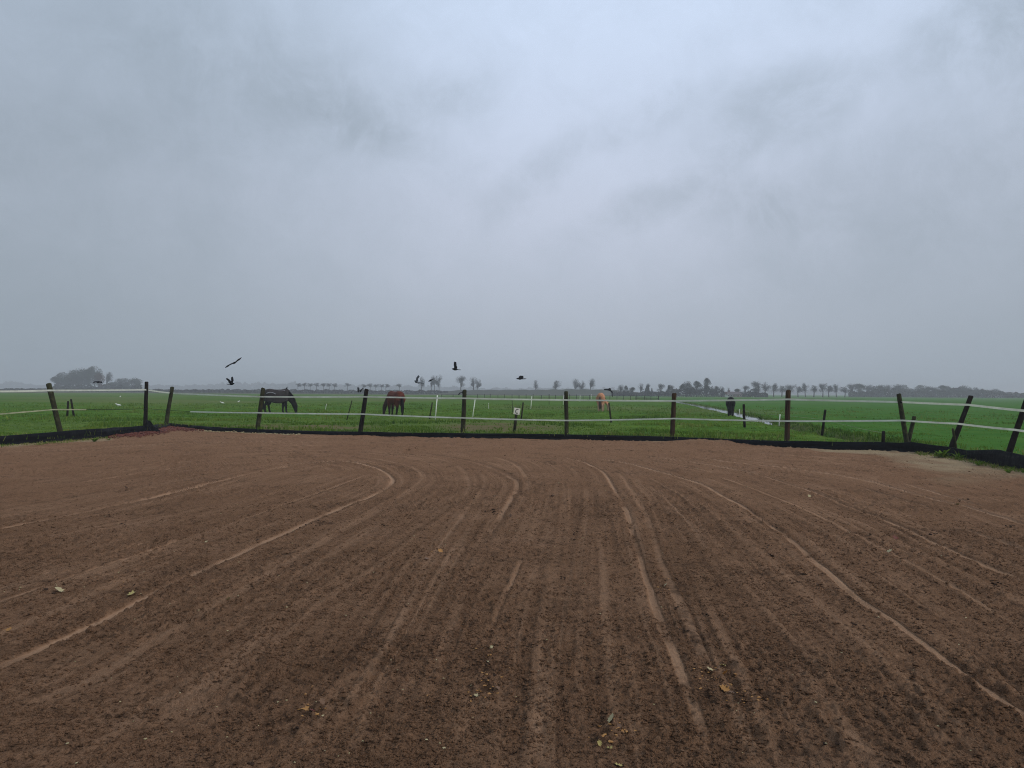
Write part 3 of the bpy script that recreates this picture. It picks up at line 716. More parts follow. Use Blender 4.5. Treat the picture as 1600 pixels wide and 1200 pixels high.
# ------------------------------------------------------------------ stakes in the meadow
def fieldY(px, py): return gp(px, py, FZ).y
def stake_thing(name, top, bot, rad, m, label, cat, group, n=8):
    Y0 = fieldY(*bot); B = at(*bot, Y0); T = at(*top, Y0); d = (T - B).normalized(); mb = MB(); wf_ = 1.5 if m == M_WHITE else 1
    mb.ring_tube([B - d * .15, B.lerp(T, .5), T, T + d * rad * .3], [rad * 1.05 * wf_, rad * wf_, rad * .95 * wf_, rad * .5], n)
    return tag(link(name, mb.me(name, m, True, origin=B), None, B), label, cat, group)
G1 = 'short dark stakes of the inner paddock fence'
for top, bot, rad, lab in [
    ((106.5, 627), (105, 652), .055, 'short dark stake, left one of the crossed pair behind the leaning left fence post'),
    ((111, 624), (115.5, 651), .055, 'slightly taller dark stake, right one of the pair behind the leaning left fence post'),
    ((550, 626), (542, 656), .030, 'thin leaning stake between the rugged horse and the bay horse'),
    ((675.5, 629), (671, 655), .040, 'dark stake just left of the tall white peg, right of the bay horse'),
    ((817.5, 629), (814.3, 656), .045, 'dark stake immediately right of the C board'),
    ((951.5, 630), (955, 660), .050, 'mossy stake leaning left beside the pale horse'),
    ((1162, 632), (1163.5, 668), .060, 'thick black stake right of the black pony'),
    ((1289.5, 640.5), (1285, 675), .055, 'dark stake leaning right on the ditch bank'),
    ((1380.5, 674), (1380, 691), .060, 'low black stump at the near end of the ditch'),
    ((800, 620), (800.8, 644), .022, 'very thin dark rod just left of the C board'),
    ((858, 618), (858, 632), .030, 'thin dark rod in the meadow left of the post right of the C marker')]:
    stake_thing('wooden_stake', top, bot, rad, M_WOODD if rad > .05 else M_WOODG, lab, 'stake', G1)
G2 = 'white plastic fence pegs in the meadow'
for top, bot, rad, lab in [
    ((683.3, 617.5), (680, 655.5), .022, 'tallest white peg, right of the bay horse'),
    ((742.3, 624.5), (738.3, 652.5), .022, 'leaning white peg right of the dark green post'),
    ((831, 619), (829.3, 639), .026, 'white peg right of the C board, between it and the next fence post'),
    ((510, 631), (508.5, 640.5), .014, 'faint thin white peg in front of the row of pollard trees'),
    ((763.6, 629.5), (763.4, 639.5), .014, 'pale short peg left of the C board'),
    ((881, 617), (880, 632), .026, 'white peg hidden mostly behind the post right of the C marker'),
    ((906.5, 617), (906, 628), .026, 'white peg left of the pale horse'),
    ((924.3, 616), (924.3, 624), .030, 'short white peg immediately left of the pale horse'),
    ((1155.6, 639), (1155.4, 650), .014, 'thin white peg beside the black pony on the ditch bank'),
    ((1218.8, 647.5), (1217.5, 662), .018, 'thin white peg left of the tall brown post')]:
    stake_thing('white_peg', top, bot, rad, M_WHITE, lab, 'peg', G2, 6)
# thin electric wire along the ditch
def Yw(x): return float(np.interp(x, [1155, 1219, 1290, 1380], [fieldY(1155, 650), fieldY(1219, 662), fieldY(1286, 675), fieldY(1380, 691)]))
tag(ribbon('wire', [(1155.5, 641), (1187, 646), (1218.8, 648.5), (1286, 655.5), (1350, 671), (1380, 676.5)], .012, M_TAPEG, Yo=0, th=.012, parent=None, Yf=Yw, twist=0), 'thin pale electric wire running down the ditch bank', 'wire')

# far paddock fence
ff = empty('paddock_fence', (gp(900, 622, FZ).x, gp(900, 622, FZ).y, FZ), 'low dark post and wire fence far across the meadow', 'fence'); fl = ff.location.copy()
fpx = [690, 708, 724, 746, 757, 766, 778, 788, 800, 811, 822, 833, 846, 858, 868, 880, 890, 901, 911, 921, 933, 944, 953, 964, 974, 985, 995, 1007, 1017, 1029]
for x in fpx:
    yb = np.interp(x, [690, 1030], [621.2, 623.5]); Y0 = 160.0; B = at(x, yb, Y0); B.z = FZ; T = Vector((B.x, B.y, FZ + random.uniform(.95, 1.2))); mb = MB()
    rr = .09 if x in (1029, 858, 811) else .06
    mb.ring_tube([B - Vector((0, 0, .2)), T], [rr, rr * .9], 6); link('post', mb.me('post', M_WOODD, True, origin=B), ff, B - fl)
mb = MB()
for zz in (.45, .95):
    mb.ring_tube([Vector((at(x, 620, 160.0).x, 160.0, FZ + zz + .02 * (i % 2))) for i, x in enumerate(fpx)], [.016] * len(fpx), 4)
link('wire', mb.me('wire', M_WOODD, True, origin=fl), ff)
# field gate lying low
g0 = at(993, 622, 158); g0.z = FZ; g1 = at(1028, 623, 158); g1.z = FZ
gt = empty('field_gate', g0, 'low dark field gate at the right end of the far fence', 'gate'); mb = MB()
for zz in (.12, .3, .48): mb = MB(); mb.ring_tube([g0 + Vector((0, 0, zz + .25)), g1 + Vector((0, 0, zz - .05))], [.03, .03], 6); link('rail', mb.me('rail', M_WOODD, True, origin=g0), gt)
for t in (0, .5, 1):
    mb = MB(); p = g0.lerp(g1, t); mb.ring_tube([p, p + Vector((0, 0, .78 - .3 * t))], [.035, .035], 6); link('upright', mb.me('upright', M_WOODD, True, origin=g0), gt)

# ------------------------------------------------------------------ horses
def coat(name, body, legs, top=None, hi=None):
    def f(q, p):
        v = objc(q); s_ = q.new('ShaderNodeSeparateXYZ'); q.l.new(v, s_.inputs[0]); n = q.noise(v, 3, 4, .6)
        c = q.ramp(n, [(.3, body), (.7, hi or tuple(min(1, b * 1.35) for b in body))])
        c = q.mix(q.smooth(s_.outputs[2], .45, .75, 1, 0), c, legs)
        if top: c = q.mix(q.smooth(s_.outputs[0], .55, .8, 0, .8), c, top)
        return c
    return mat(name, f, .7, .12)
M_DARKH = coat('dark_bay_coat', (.012, .010, .009), (.006, .005, .005))
M_BAY = coat('bay_coat', (.085, .020, .011), (.012, .006, .005), (.030, .012, .010), (.15, .038, .020))
M_PALE = coat('pale_chestnut_coat', (.42, .19, .10), (.44, .29, .20), None, (.54, .27, .155))
M_BLK = coat('black_coat', (.004, .004, .004), (.003, .003, .003))
M_HAIRB = mat('black_hair', noisy((.004, .004, .004), (.012, .010, .010), 30, .4, .01), .8, .05)
M_HAIRR = mat('brown_hair', noisy((.040, .020, .014), (.085, .042, .030), 30, .4, .01), .8, .3)
M_RUG = mat('horse_rug', noisy((.022, .019, .019), (.055, .046, .046), 4, .4, .02), .9, .2)
M_RUGP = mat('rug_highlight_blaze', noisy((.30, .30, .34), (.42, .42, .46), 6, .1, .01), .8, .2)  # pale tone for the painted rug highlight, also the face blaze

def horse(name, loc, rz, m, hair, label, scale=1.0, neck_side=0.0, hind=(0, 0), fore=(0, 0), rug=False, blaze=False, tail_w=1.0):
    root = empty(name, loc, label, 'horse', 'horses grazing in the meadow', rz); root.scale = (scale,) * 3
    mb = MB()
    tr_ = [(-.88, 1.14, .06, .10), (-.84, 1.15, .17, .24), (-.72, 1.18, .28, .34), (-.52, 1.19, .32, .38), (-.28, 1.16, .32, .38), (0, 1.13, .34, .40), (.28, 1.14, .32, .41), (.5, 1.18, .27, .40), (.66, 1.2, .20, .33), (.78, 1.16, .09, .18)]
    mb.ring_tube([(x, 0, z) for x, z, w, h_ in tr_], [(w, h_) for x, z, w, h_ in tr_], 14, up=(0, 1, 0))
    ns = neck_side
    nk = [(.50, 0, 1.30, .15, .29), (.74, ns * .15, 1.12, .14, .27), (.93, ns * .45, .91, .115, .22), (1.05, ns * .8, .73, .105, .185), (1.12, ns, .60, .115, .18),
          (1.17, ns * 1.05, .46, .115, .175), (1.20, ns * 1.08, .30, .085, .13), (1.23, ns * 1.1, .14, .072, .10), (1.235, ns * 1.1, .04, .06, .08)]
    mb.ring_tube([p[:3] for p in nk], [(p[3], p[4]) for p in nk], 12, up=(0, 1, 0))
    for s_, sh in ((-1, fore[0]), (1, fore[1])):
        y = s_ * .15
        L = [(.44, y * .9, 1.15, .18), (.46, y, .90, .15), (.48 + sh * .3, y, .72, .12), (.50 + sh * .7, y, .48, .088), (.50 + sh * .9, y, .40, .070), (.50 + sh, y, .18, .058), (.52 + sh, y, .12, .066), (.555 + sh, y, .055, .05), (.57 + sh, y, .0, .062)]
        mb.ring_tube([p[:3] for p in L], [p[3] for p in L], 9)
    for s_, sh in ((-1, hind[0]), (1, hind[1])):
        y = s_ * .15
        L = [(-.55, y * .9, 1.20, .25), (-.58, y, 1.0, .24), (-.54 + sh * .2, y * 1.05, .82, .18), (-.64 + sh * .5, y, .66, .115), (-.74 + sh * .8, y, .52, .082), (-.72 + sh * .9, y, .42, .075), (-.70 + sh, y, .18, .060), (-.68 + sh, y, .12, .068), (-.645 + sh, y, .055, .052), (-.63 + sh, y, .0, .064)]
        mb.ring_tube([p[:3] for p in L], [p[3] for p in L], 9)
    for s_ in (-1, 1):                                               # ears
        e = Vector((1.05, ns + s_ * .07, .70)); mb.ring_tube([e, e + Vector((.03, s_ * .02, .07)), e + Vector((.05, s_ * .02, .15))], [.038, .030, .006], 6)
    o = link('body', mb.me('body', m, True), root); r_ = o.modifiers.new('r', 'REMESH'); r_.mode = 'VOXEL'; r_.voxel_size = .022; r_.use_smooth_shade = True
    sm = o.modifiers.new('s', 'SMOOTH'); sm.iterations = 5; sm.factor = .5
    mb = MB()                                                        # tail
    tl = [(-.85, 0, 1.30, .03), (-.90, 0, 1.22, .045), (-.92, .01, 1.0, .07 * tail_w), (-.92, .01, .75, .085 * tail_w), (-.91, 0, .5, .08 * tail_w), (-.90, .01, .3, .05 * tail_w), (-.90, .02, .2, .012)]
    mb.ring_tube([p[:3] for p in tl], [(p[3], p[3] * .7) for p in tl], 9, up=(0, 1, 0))
    for i in range(26):
        y = random.uniform(-.06, .06) * tail_w; z1 = random.uniform(.18, .45); mb.ring_tube([(-.93, y, .9), (-.94 + random.uniform(-.02, .02), y * 1.3, .6), (-.92, y * 1.2, z1)], [.012, .014, .002], 4)
    link('tail', mb.me('tail', hair, True), root)
    mb = MB()                                                        # mane
    for i in range(30):
        t = i / 29; q = t * (len(nk) - 6); a = int(q); f_ = q - a; p = Vector(nk[a][:3]).lerp(Vector(nk[a + 1][:3]), f_); rr = nk[a][4]
        nrm = Vector((.62, 0, .78)); c_ = p + nrm * rr * .93
        mb.ring_tube([c_ + Vector((0, 0, .0)), c_ + Vector((.03, -.07, -.03)), c_ + Vector((.03, -.10 - random.random() * .03, -.16 - random.random() * .08))], [.028, .030, .006], 5)
    link('mane', mb.me('mane', hair, True), root)
    if blaze:
        mb = MB(); mb.ring_tube([(1.335, ns * 1.06, .50), (1.34, ns * 1.07, .40), (1.325, ns * 1.09, .26)], [(.022, .012), (.04, .014), (.02, .012)], 8, up=(0, 1, 0)); link('blaze', mb.me('blaze', M_RUGP, True), root)
    if rug:
        V = []; F = []; segs = [(-.88, .20, .28), (-.74, .32, .385), (-.5, .36, .42), (-.25, .36, .42), (0, .38, .44), (.28, .36, .45), (.5, .31, .44), (.68, .25, .38), (.76, .2, .33)]
        zc = [1.15, 1.18, 1.19, 1.15, 1.11, 1.12, 1.18, 1.21, 1.2]; na_ = 21
        for i, (x, w, h_) in enumerate(segs):
            for j in range(na_):
                a = R(-62 + 304 * j / (na_ - 1)); sa = math.sin(a); V.append((x, math.cos(a) * w if sa > 0 else math.copysign(w * (.9 + .1 * abs(math.cos(a))), math.cos(a)), zc[i] + sa * h_ * (1 if sa > 0 else 1.15)))
        for i in range(len(segs) - 1):
            for j in range(na_ - 1): F.append((i * na_ + j, i * na_ + j + 1, (i + 1) * na_ + j + 1, (i + 1) * na_ + j))
        ro = link('rug', mesh('rug', V, F, M_RUG, smooth=True), root); s2 = ro.modifiers.new('s', 'SOLIDIFY'); s2.thickness = .02; s2.offset = 1
        for nm, arc in (('rug_highlight', [(-.62, 1.30), (-.52, 1.36), (-.38, 1.39), (-.22, 1.37), (-.10, 1.32), (-.02, 1.27)]), ('rug_highlight', [(.10, 1.52), (.25, 1.535), (.42, 1.535), (.55, 1.50)])):  # highlight along the rug edge, built as pale raised bands
            mb = MB(); pp_ = []
            for x, z in arc:
                w = np.interp(x, [s__[0] for s__ in segs], [s__[1] for s__ in segs]); h_ = np.interp(x, [s__[0] for s__ in segs], [s__[2] for s__ in segs]); zz = np.interp(x, [s__[0] for s__ in segs], zc)
                sn = min(.98, (z - zz) / h_); pp_.append((x, -math.sqrt(max(0, 1 - sn * sn)) * w - .022, z))
            mb.ring_tube(pp_, [(.012, .022)] * len(pp_), 6, up=(0, 1, 0)); link(nm, mb.me(nm, M_RUGP, True), ro)
    return root
def hp(px, py): p = gp(px, py, FZ); p.z = FZ - .01; return p
p = hp(433, 645.5)
h1 = horse('horse', p, R(4), M_DARKH, M_HAIRB, 'dark horse in a grey-brown rug grazing sideways, head to the right', 1.06, 0, (-.05, .16), (-.10, .05), rug=True)
p = hp(617, 650)
h2 = horse('horse', p, R(180 - 52), M_BAY, M_HAIRB, 'reddish bay horse with white blaze grazing, head down to the left', 1.04, .1, (.02, .22), (.10, -.08), blaze=True, tail_w=1.3)
p = hp(939, 643)
h3 = horse('horse', p, R(78), M_PALE, M_HAIRR, 'pale chestnut horse with brown tail seen from behind', 1.02, -.45, (.04, .0), (0, .1), tail_w=1.35)
p = hp(1142, 650)
h4 = horse('pony', p, R(71), M_BLK, M_HAIRB, 'small black pony seen from behind beside the ditch', .88, .05, (.0, -.12), (0, .1), tail_w=1.5)

# ------------------------------------------------------------------ birds
def crow(cx, cy, lw, rw, D, ax, label, m=M_CROW, chord=.17,  size=1.0, name='crow', mid=(0, 0), group='black birds over the meadow', body_r=.062, cat='bird', bl=.21):
    """lw/rw: wing tips (px), wrist points interpolated; ax: body axis in (right, away, up)"""
    chord *= 1.3; C = at(cx, cy, D); A = Vector(ax).normalized(); mb = MB()
    prof = [(-1.35, .004, .16), (-1.25, .02, .85), (-.8, .02, .55), (-.45, .05, 1), (0, .9, 1), (.4, 1.0, 1), (.72, .62, 1), (.86, .60, 1), (1.0, .45, 1), (1.08, .16, 1), (1.28, .03, 1)]
    R_ = []
    for t, a, w in prof:
        if t < -.4: R_.append((body_r * w * size, body_r * .14 * size))
        else: R_.append((body_r * max(a, .35 if t < 0 else a) * size, body_r * max(a, .4 if t < 0 else a) * size))
    side = A.cross(Vector((0, 0, 1))); side = side.normalized() if side.length > .1 else Vector((1, 0, 0))
    mb.ring_tube([C + A * t * bl * size for t, a, w in prof], R_, 10, up=tuple(side))
    for tip, sg_ in ((lw, -1), (rw, 1)):
        if tip is None: continue
        T = at(*tip[:2], D + (tip[2] if len(tip) > 2 else 0)); wr = C.lerp(T, .48)
        sp = (T - C); up_ = sp.cross(A).normalized()
        if up_.z < 0: up_ = -up_
        bend = tip[3] if len(tip) > 3 else .05
        wr = wr + up_ * bend + A * .05 * size
        st_ = [(C + (wr - C) * .08 + A * .05, chord * 1.0), (C.lerp(wr, .55), chord * 1.15), (wr, chord * 1.05), (wr.lerp(T, .5), chord * .95), (wr.lerp(T, .8), chord * .72)]
        b = len(mb.V); nn = up_ * .011 * size
        for p_, c_ in st_:
            le = p_ + A * c_ * .35 * size; te = p_ - A * c_ * .65 * size
            mb.V += [le + nn, te + nn * .3, te - nn * .3, le - nn]
        for i in range(len(st_) - 1):
            for j in range(4): mb.F.append((b + i * 4 + j, b + i * 4 + (j + 1) % 4, b + i * 4 + 4 + (j + 1) % 4, b + i * 4 + 4 + j))
        mb.F.append((b, b + 1, b + 2, b + 3)); e = b + (len(st_) - 1) * 4; mb.F.append((e + 3, e + 2, e + 1, e))
        p_, c_ = st_[-1]                                            # fingered primaries
        for k_ in range(5):
            f_ = k_ / 4; s0 = p_ + A * (c_ * .33 - f_ * c_ * .9) * size; e0 = T + A * (.03 - .11 * f_) * size - sp.normalized() * (.02 + .06 * abs(f_ - .3)) * size
            mb.ring_tube([s0, s0.lerp(e0, .6), e0], [(.004, .017 * size), (.004, .015 * size), (.002, .005)], 5, up=tuple(up_))
    o = link(name, mb.me(name, m, True, origin=C), None, C); return tag(o, label, cat, group)
crow(365, 567.5, (353.5, 574.5, .1, .05), (376.5, 558.5, -.1, -.02), 33, (.25, 1, .35), 'largest black bird, high on the left with wings stretched diagonally', chord=.26, body_r=.045)
crow(361, 600, (353.5, 590.5, 0, .02), (362.8, 588, .3, -.03), 36, (.8, -.5, .1), 'black bird with wings raised in a V, just below the largest bird', chord=.13)
crow(152.5, 597, (145.5, 598.3, 0, .06), (160, 599, 0, .06), 40, (.3, .9, .05), 'dark bird gliding low in front of the left clump of trees', chord=.12, size=.9)
crow(651, 597, (655, 586, 0, .03), (663, 599.5, .1, .0), 36, (-.45, .7, .25), 'grey bird with one wing raised beside the slim tree', m=M_CROWG, chord=.14)
crow(673.5, 594, (676, 592, .25, .0), (671, 595.5, -.2, 0), 42, (-.5, .2, -.25), 'small compact black bird in front of the two tall mid trees', chord=.12, size=.8)
crow(712.5, 577, (710.8, 564.5, 0, .01), (719.5, 578, .2, .0), 33, (-.75, .6, .1), 'black bird with one wing straight up, above the lone round tree', chord=.12)
crow(814, 591.5, (814.8, 586.8, .2, .0), (818.8, 592.6, -.2, .02), 36, (-1, .15, 0), 'black bird flying left high above the C board', chord=.17, size=.95)
crow(952.5, 608.8, (943, 608.6, .1, .0), (957, 621, -.1, .08), 34, (.15, 1, .2), 'black bird with a drooping wing above the pale horse', chord=.22)
crow(724, 613.5, (715.6, 617.3, .0, .04), (730, 617.5, .3, 0), 31.5, (-.2, .9, .1), 'black bird flying low behind the dark green post left of the C marker', chord=.13)
crow(560, 608, (559.2, 604.8, 0, 0), (560.2, 613.5, 0, .0), 70, (.3, .9, .1), 'left one of two small dark birds just left of the leaning dark post', chord=.22)
crow(564, 609.5, (568.2, 605.8, 0, .0), (562.6, 613.2, 0, 0), 70, (.3, .9, .1), 'right one of two small dark birds just left of the leaning dark post', chord=.22)
# magpie on the rugged horse
P = h1.location + Vector((.62, -.02, 1.64)); mb = MB()
mb.ring_tube([P + Vector(v) for v in ((-.13, 0, .02), (-.06, 0, .045), (0, 0, .07), (.05, 0, .11), (.085, 0, .15), (.12, 0, .155), (.155, 0, .15))], [.012, .035, .045, .036, .030, .016, .003], 8)
mb.ring_tube([P + Vector(v) for v in ((-.04, 0, .07), (.03, 0, .17), (.09, .01, .29))], [(.01, .04), (.01, .035), (.004, .01)], 6, up=(1, 0, 0))
mb.ring_tube([P + Vector(v) for v in ((0, -.015, .05), (0, -.02, -.06))], [.006, .005], 5); mb.ring_tube([P + Vector(v) for v in ((.0, .02, .05), (0, .02, -.06))], [.006, .005], 5)
tag(link('jackdaw', mb.me('jackdaw', M_CROW, True, origin=P), None, P), 'small dark bird perched with lifted wing on the back of the rugged horse', 'bird')
# white birds resting on the grass
for x, y, s_, lab in ((188, 619.5, 1.3, 'white bird farthest out on the grass, left of the dark corner post'), (184.5, 634, 1.15, 'largest white bird on the grass left of the dark corner post'), (347, 630, 1.1, 'white bird on the grass below the V-winged black bird'),
                      (373, 627.5, .95, 'smaller white bird on the grass left of the rugged horse')):
    P = hp(x, y + 1.2); P.z = float(field_h(P.x, P.y)); mb = MB()
    mb.ring_tube([(-.24 * s_, 0, .10 * s_), (-.15 * s_, 0, .12 * s_), (-.02 * s_, 0, .14 * s_), (.08 * s_, 0, .16 * s_), (.12 * s_, 0, .21 * s_), (.16 * s_, 0, .235 * s_), (.19 * s_, 0, .23 * s_), (.25 * s_, 0, .215 * s_)], [.01 * s_, .045 * s_, .075 * s_, .055 * s_, .036 * s_, .04 * s_, .025 * s_, .004], 8)
    for q_ in (-.02, .02): mb.ring_tube([(0, q_, .1 * s_), (0, q_, -.01)], [.008, .007], 5)
    o = link('gull', mb.me('gull', M_GULL, True), None, P); o.rotation_euler = (0, 0, random.uniform(0, 6)); tag(o, lab, 'bird', 'white birds on the grass')

# ------------------------------------------------------------------ trees
class Tree:
    def __init__(s, seed, kind):
        rg = random.Random(seed); T = MB(); C = MB(); s.kind = kind
        leaf = M_TWIG
        if kind == 'vase': th, cw, cz, ch, nl, nt, bend = .38, .25, .64, .36, 26, 1500, .03
        elif kind == 'pollard': th, cw, cz, ch, nl, nt, bend = .62, .30, .78, .20, 18, 1300, .10
        elif kind == 'round': th, cw, cz, ch, nl, nt, bend = .40, .34, .66, .33, 26, 1900, .04; 
        elif kind == 'slim': th, cw, cz, ch, nl, nt, bend = .42, .17, .66, .34, 18, 750, .05
        elif kind == 'wide': th, cw, cz, ch, nl, nt, bend = .28, .40, .60, .40, 30, 3300, .05; leaf = M_LEAFG
        elif kind == 'ever': th, cw, cz, ch, nl, nt, bend = .15, .36, .52, .48, 10, 3600, .0; leaf = M_EVER
        elif kind == 'cone': th, cw, cz, ch, nl, nt, bend = .15, .22, .50, .50, 8, 2400, .0; leaf = M_EVER
        s.w = cw * 2
        bx, by = rg.uniform(-bend, bend), rg.uniform(-bend, bend)
        def tp(z): return Vector((bx * math.sin(z * 3), by * math.sin(z * 2.4), z))
        zt = cz + ch * .45
        T.ring_tube([tp(z) for z in np.linspace(-.03, zt, 7)], [.030 * (1 - .75 * i / 6) + (.012 if i == 0 else 0) for i in range(7)], 7)
        blobs = [(Vector((rg.gauss(0, .45), rg.gauss(0, .45), rg.uniform(-.75, .8))), rg.uniform(.35, .62)) for _ in range(9 if kind != 'wide' else 13)]
        def inside():
            while True:
                if kind == 'cone':
                    z = rg.random(); r = (1 - z) ** .7 * (.6 + .4 * rg.random()) * min(1, z * 8 + .4); a = rg.uniform(0, 6.283); return Vector((math.cos(a) * r * cw, math.sin(a) * r * cw, .02 + z * .96))
                b, r = rg.choice(blobs); d = Vector((rg.gauss(0, 1), rg.gauss(0, 1), rg.gauss(0, 1))).normalized() * r * rg.random() ** (.45)
                v = b + d
                if v.length > 1.05: continue
                if kind == 'ever' and v.z > 0: v = Vector((v.x * (1 - v.z * .3), v.y * (1 - v.z * .3), v.z))
                return Vector((v.x * cw, v.y * cw, cz + v.z * ch))
        ends = []
        for i in range(nl):
            z0 = rg.uniform(th * .85, zt); a = tp(z0); e = inside()
            if kind == 'vase': e.z = max(e.z, z0 + .05)
            m_ = a.lerp(e, .5) + Vector((0, 0, -.03 if kind != 'pollard' else .01)); P = [a, a.lerp(m_, .6), m_, e]
            (T if i < 8 else C).ring_tube(P, [.011, .009, .007, .003], 4, cap=False); ends.append((a, m_, e))
        for i in range(nl * 7):
            a, m_, e = rg.choice(ends); p = m_.lerp(e, rg.random()); d = (inside() - p) * .45; C.ring_tube([p, p + d * .5 + Vector((0, 0, .008)), p + d], [.0045, .003, .0012], 3, cap=False)
        for i in range(nt):
            p = inside(); L = rg.uniform(.025, .065); d = Vector((rg.gauss(0, 1), rg.gauss(0, 1), rg.gauss(.5, .8))).normalized(); q_ = d.cross(Vector((rg.gauss(0, 1), rg.gauss(0, 1), rg.gauss(0, 1)))).normalized()
            if leaf == M_TWIG: C.tri(p - q_ * .0035, p + q_ * .0035, p + d * L)
            else:
                L *= .75; C.quad(p - q_ * L * .3, p + d * L * .4 - q_ * L * .35, p + d * L, p + d * L * .3 + q_ * L * .4)
        s.trunk = T.me('trunk', M_BARK); s.crown = C.me('crown', leaf, False)
    def crown_with(s, m):
        c = s.crown.copy(); c.materials[0] = m; return c
PROTO = {kd: [Tree(100 + i * 7 + j, kd) for j in range(n)] for i, (kd, n) in enumerate((('vase', 4), ('pollard', 3), ('round', 3), ('slim', 2), ('wide', 4), ('ever', 3), ('cone', 1)))}
hor = lambda x: 607.0 + x * 11.2 / 1600
TN = [0]
def tree(x, top, wpx, D, kd, label, group, name='tree', v=None, crown=None):
    TN[0] += 1; D *= 1.2; pr = PROTO[kd][(TN[0] if v is None else v) % len(PROTO[kd])]
    P = at(x, hor(x), D); P.z = FZ - .05; T = at(x, top, D); H = T.z - P.z; Wd = wpx * D / FPX
    root = empty(name, P, label, 'tree', group, random.uniform(0, 6.28)); sx = Wd / (pr.w * H) * 1.22
    root.scale = (H * sx, H * sx, H)
    link('trunk', pr.trunk, root); link('crown', crown or pr.crown, root); return root
GL = 'trees of the left farm clump'
for x, top, w, lab in ((90, 588, 20, 'outermost left tree of the big left clump'), (101, 582, 22, 'second tree from the left in the big left clump'), (113, 578, 24, 'broad tree left of the middle of the big left clump'),
                       (126, 575, 24, 'tall middle tree of the big left clump'), (138, 576, 22, 'tree right of the middle of the big left clump'), (147, 572.5, 20, 'tallest tree at the right of the big left clump')):
    tree(x, top, w, 450, 'wide', lab, GL, 'deciduous_tree')
RUS = PROTO['wide'][1].crown_with(M_LEAFR)
tree(154.5, 583, 15, 395, 'wide', 'russet brown tree on the right flank of the big left clump', GL, 'deciduous_tree', v=1, crown=RUS)
tree(167, 579.5, 14, 400, 'round', 'lone round topped tree just right of the big left clump', GL, 'deciduous_tree')
for x, top, w, lab in ((178, 597, 16, 'low tree at the left of the smaller left group'), (187, 591.5, 14, 'second tree of the smaller left group'), (197, 591, 18, 'dark tree in the middle of the smaller left group'), (212, 590, 20, 'rightmost tree of the smaller left group')):
    tree(x, top, w, 450, 'wide', lab, GL, 'deciduous_tree')
GP = 'row of far pollard trees'
pol = [467, 475.5, 485, 495, 505, 514, 523.5, 543, 569, 578.5, 587.5, 596.5, 604.5, 623.5]
ordn = ['first', 'second', 'third', 'fourth', 'fifth', 'sixth', 'seventh']
for i, x in enumerate(pol):
    lab = ('%s pollard tree from the left in the row right of the rugged horse' % ordn[i]) if i < 7 else ['lone pollard tree between the two far pollard rows', 'pollard tree behind the two small dark birds', 'second pollard of the short row left of the bay horse', 'third pollard of the short row left of the bay horse', 'fourth pollard of the short row left of the bay horse', 'pollard tree at the right end of the short row above the bay horse', 'solitary pollard tree above the rump of the bay horse'][i - 7]
    tree(x, 597.3 + random.uniform(0, 1.6) + (1.5 if x > 560 else 0), 9 if x != 543 else 11, 400, 'pollard', lab, GP, 'pollard_tree')
GM = 'bare trees along the far road'
for x, top, w, kd, lab in ((658, 588.5, 10, 'slim', 'slim bare tree behind the grey bird'), (674.5, 589, 6, 'slim', 'thin trunked tree left of the two tall mid trees'), (678.5, 585.5, 11, 'round', 'left one of the two tall bare trees right of the grey bird'), (686, 585, 11, 'round', 'right one of the two tall bare trees right of the grey bird'),
                           (720, 586.5, 17, 'round', 'lone bare tree with wide round crown left of the C marker'), (738.5, 588.5, 11, 'slim', 'left one of a close pair of bare trees above the C marker side'), (745.5, 591, 11, 'round', 'right one of a close pair of bare trees, shorter'),
                           (837, 593, 9, 'slim', 'sparse wispy tree on the far dike'), (869, 589, 14, 'vase', 'airy bare tree on the dike left of the trio'), (899, 591, 13, 'round', 'left tree of the trio on the far dike'), (909.5, 594, 11, 'vase', 'middle lower tree of the trio on the far dike'),
                           (923, 590, 13, 'round', 'right tree of the trio on the far dike')):
    tree(x, top, w, 360, kd, lab, GM, 'bare_tree')
GR = 'trees around the distant farm'
for x, top, w, kd, lab in ((970, 600.5, 11, 'round', 'round grey tree right of the bird with drooping wing'), (978, 603, 8, 'ever', 'dark dense tree right of the bird with drooping wing'), (988, 605, 10, 'wide', 'low bushy tree beside the dark dense tree'),
                           (1002, 598.5, 9, 'slim', 'thin bare tree left of the dark conical tree'), (1011.5, 602, 11, 'cone', 'dark conical evergreen left of the brown fence post'), (1011, 598, 9, 'vase', 'bare tree top showing above the conical evergreen'), (1018.5, 606, 4.5, 'cone', 'small narrow evergreen beside the conical one'),
                           (1032, 599, 12, 'round', 'bare round tree left of the brown fence post'), (1044.5, 602, 9, 'ever', 'dark narrow tree just left of the brown fence post'), (1050, 600, 11, 'vase', 'bare tree directly behind the brown fence post'), (1058, 609, 9, 'ever', 'low bush right of the brown fence post top'),
                           (1073, 594.5, 14, 'vase', 'bare crown rising behind the left of the dark grove'), (1072, 598, 20, 'ever', 'left tree of the dark dense grove'), (1088, 596, 20, 'ever', 'broad middle tree of the dark dense grove'), (1104, 591, 15, 'ever', 'tallest tree of the dark dense grove'), (1117, 602, 14, 'ever', 'rounded right tree of the dark dense grove'),
                           (1127.5, 603.5, 8, 'slim', 'slim tree between the dark grove and the farmhouse'), (1138.5, 605, 5, 'slim', 'tiny thin tree at the left gable of the farmhouse'), (1153, 607.5, 12, 'wide', 'bush behind the right end of the farmhouse'), (1164, 602, 14, 'round', 'bare tree right of the farmhouse'),
                           (1180, 607, 20, 'ever', 'large rounded bush at the start of the roadside row')):
    tree(x, top, w, 285, kd, lab, GR, 'evergreen_tree' if kd in ('ever', 'cone') else 'bare_tree')
GW = 'roadside row of bare trees'
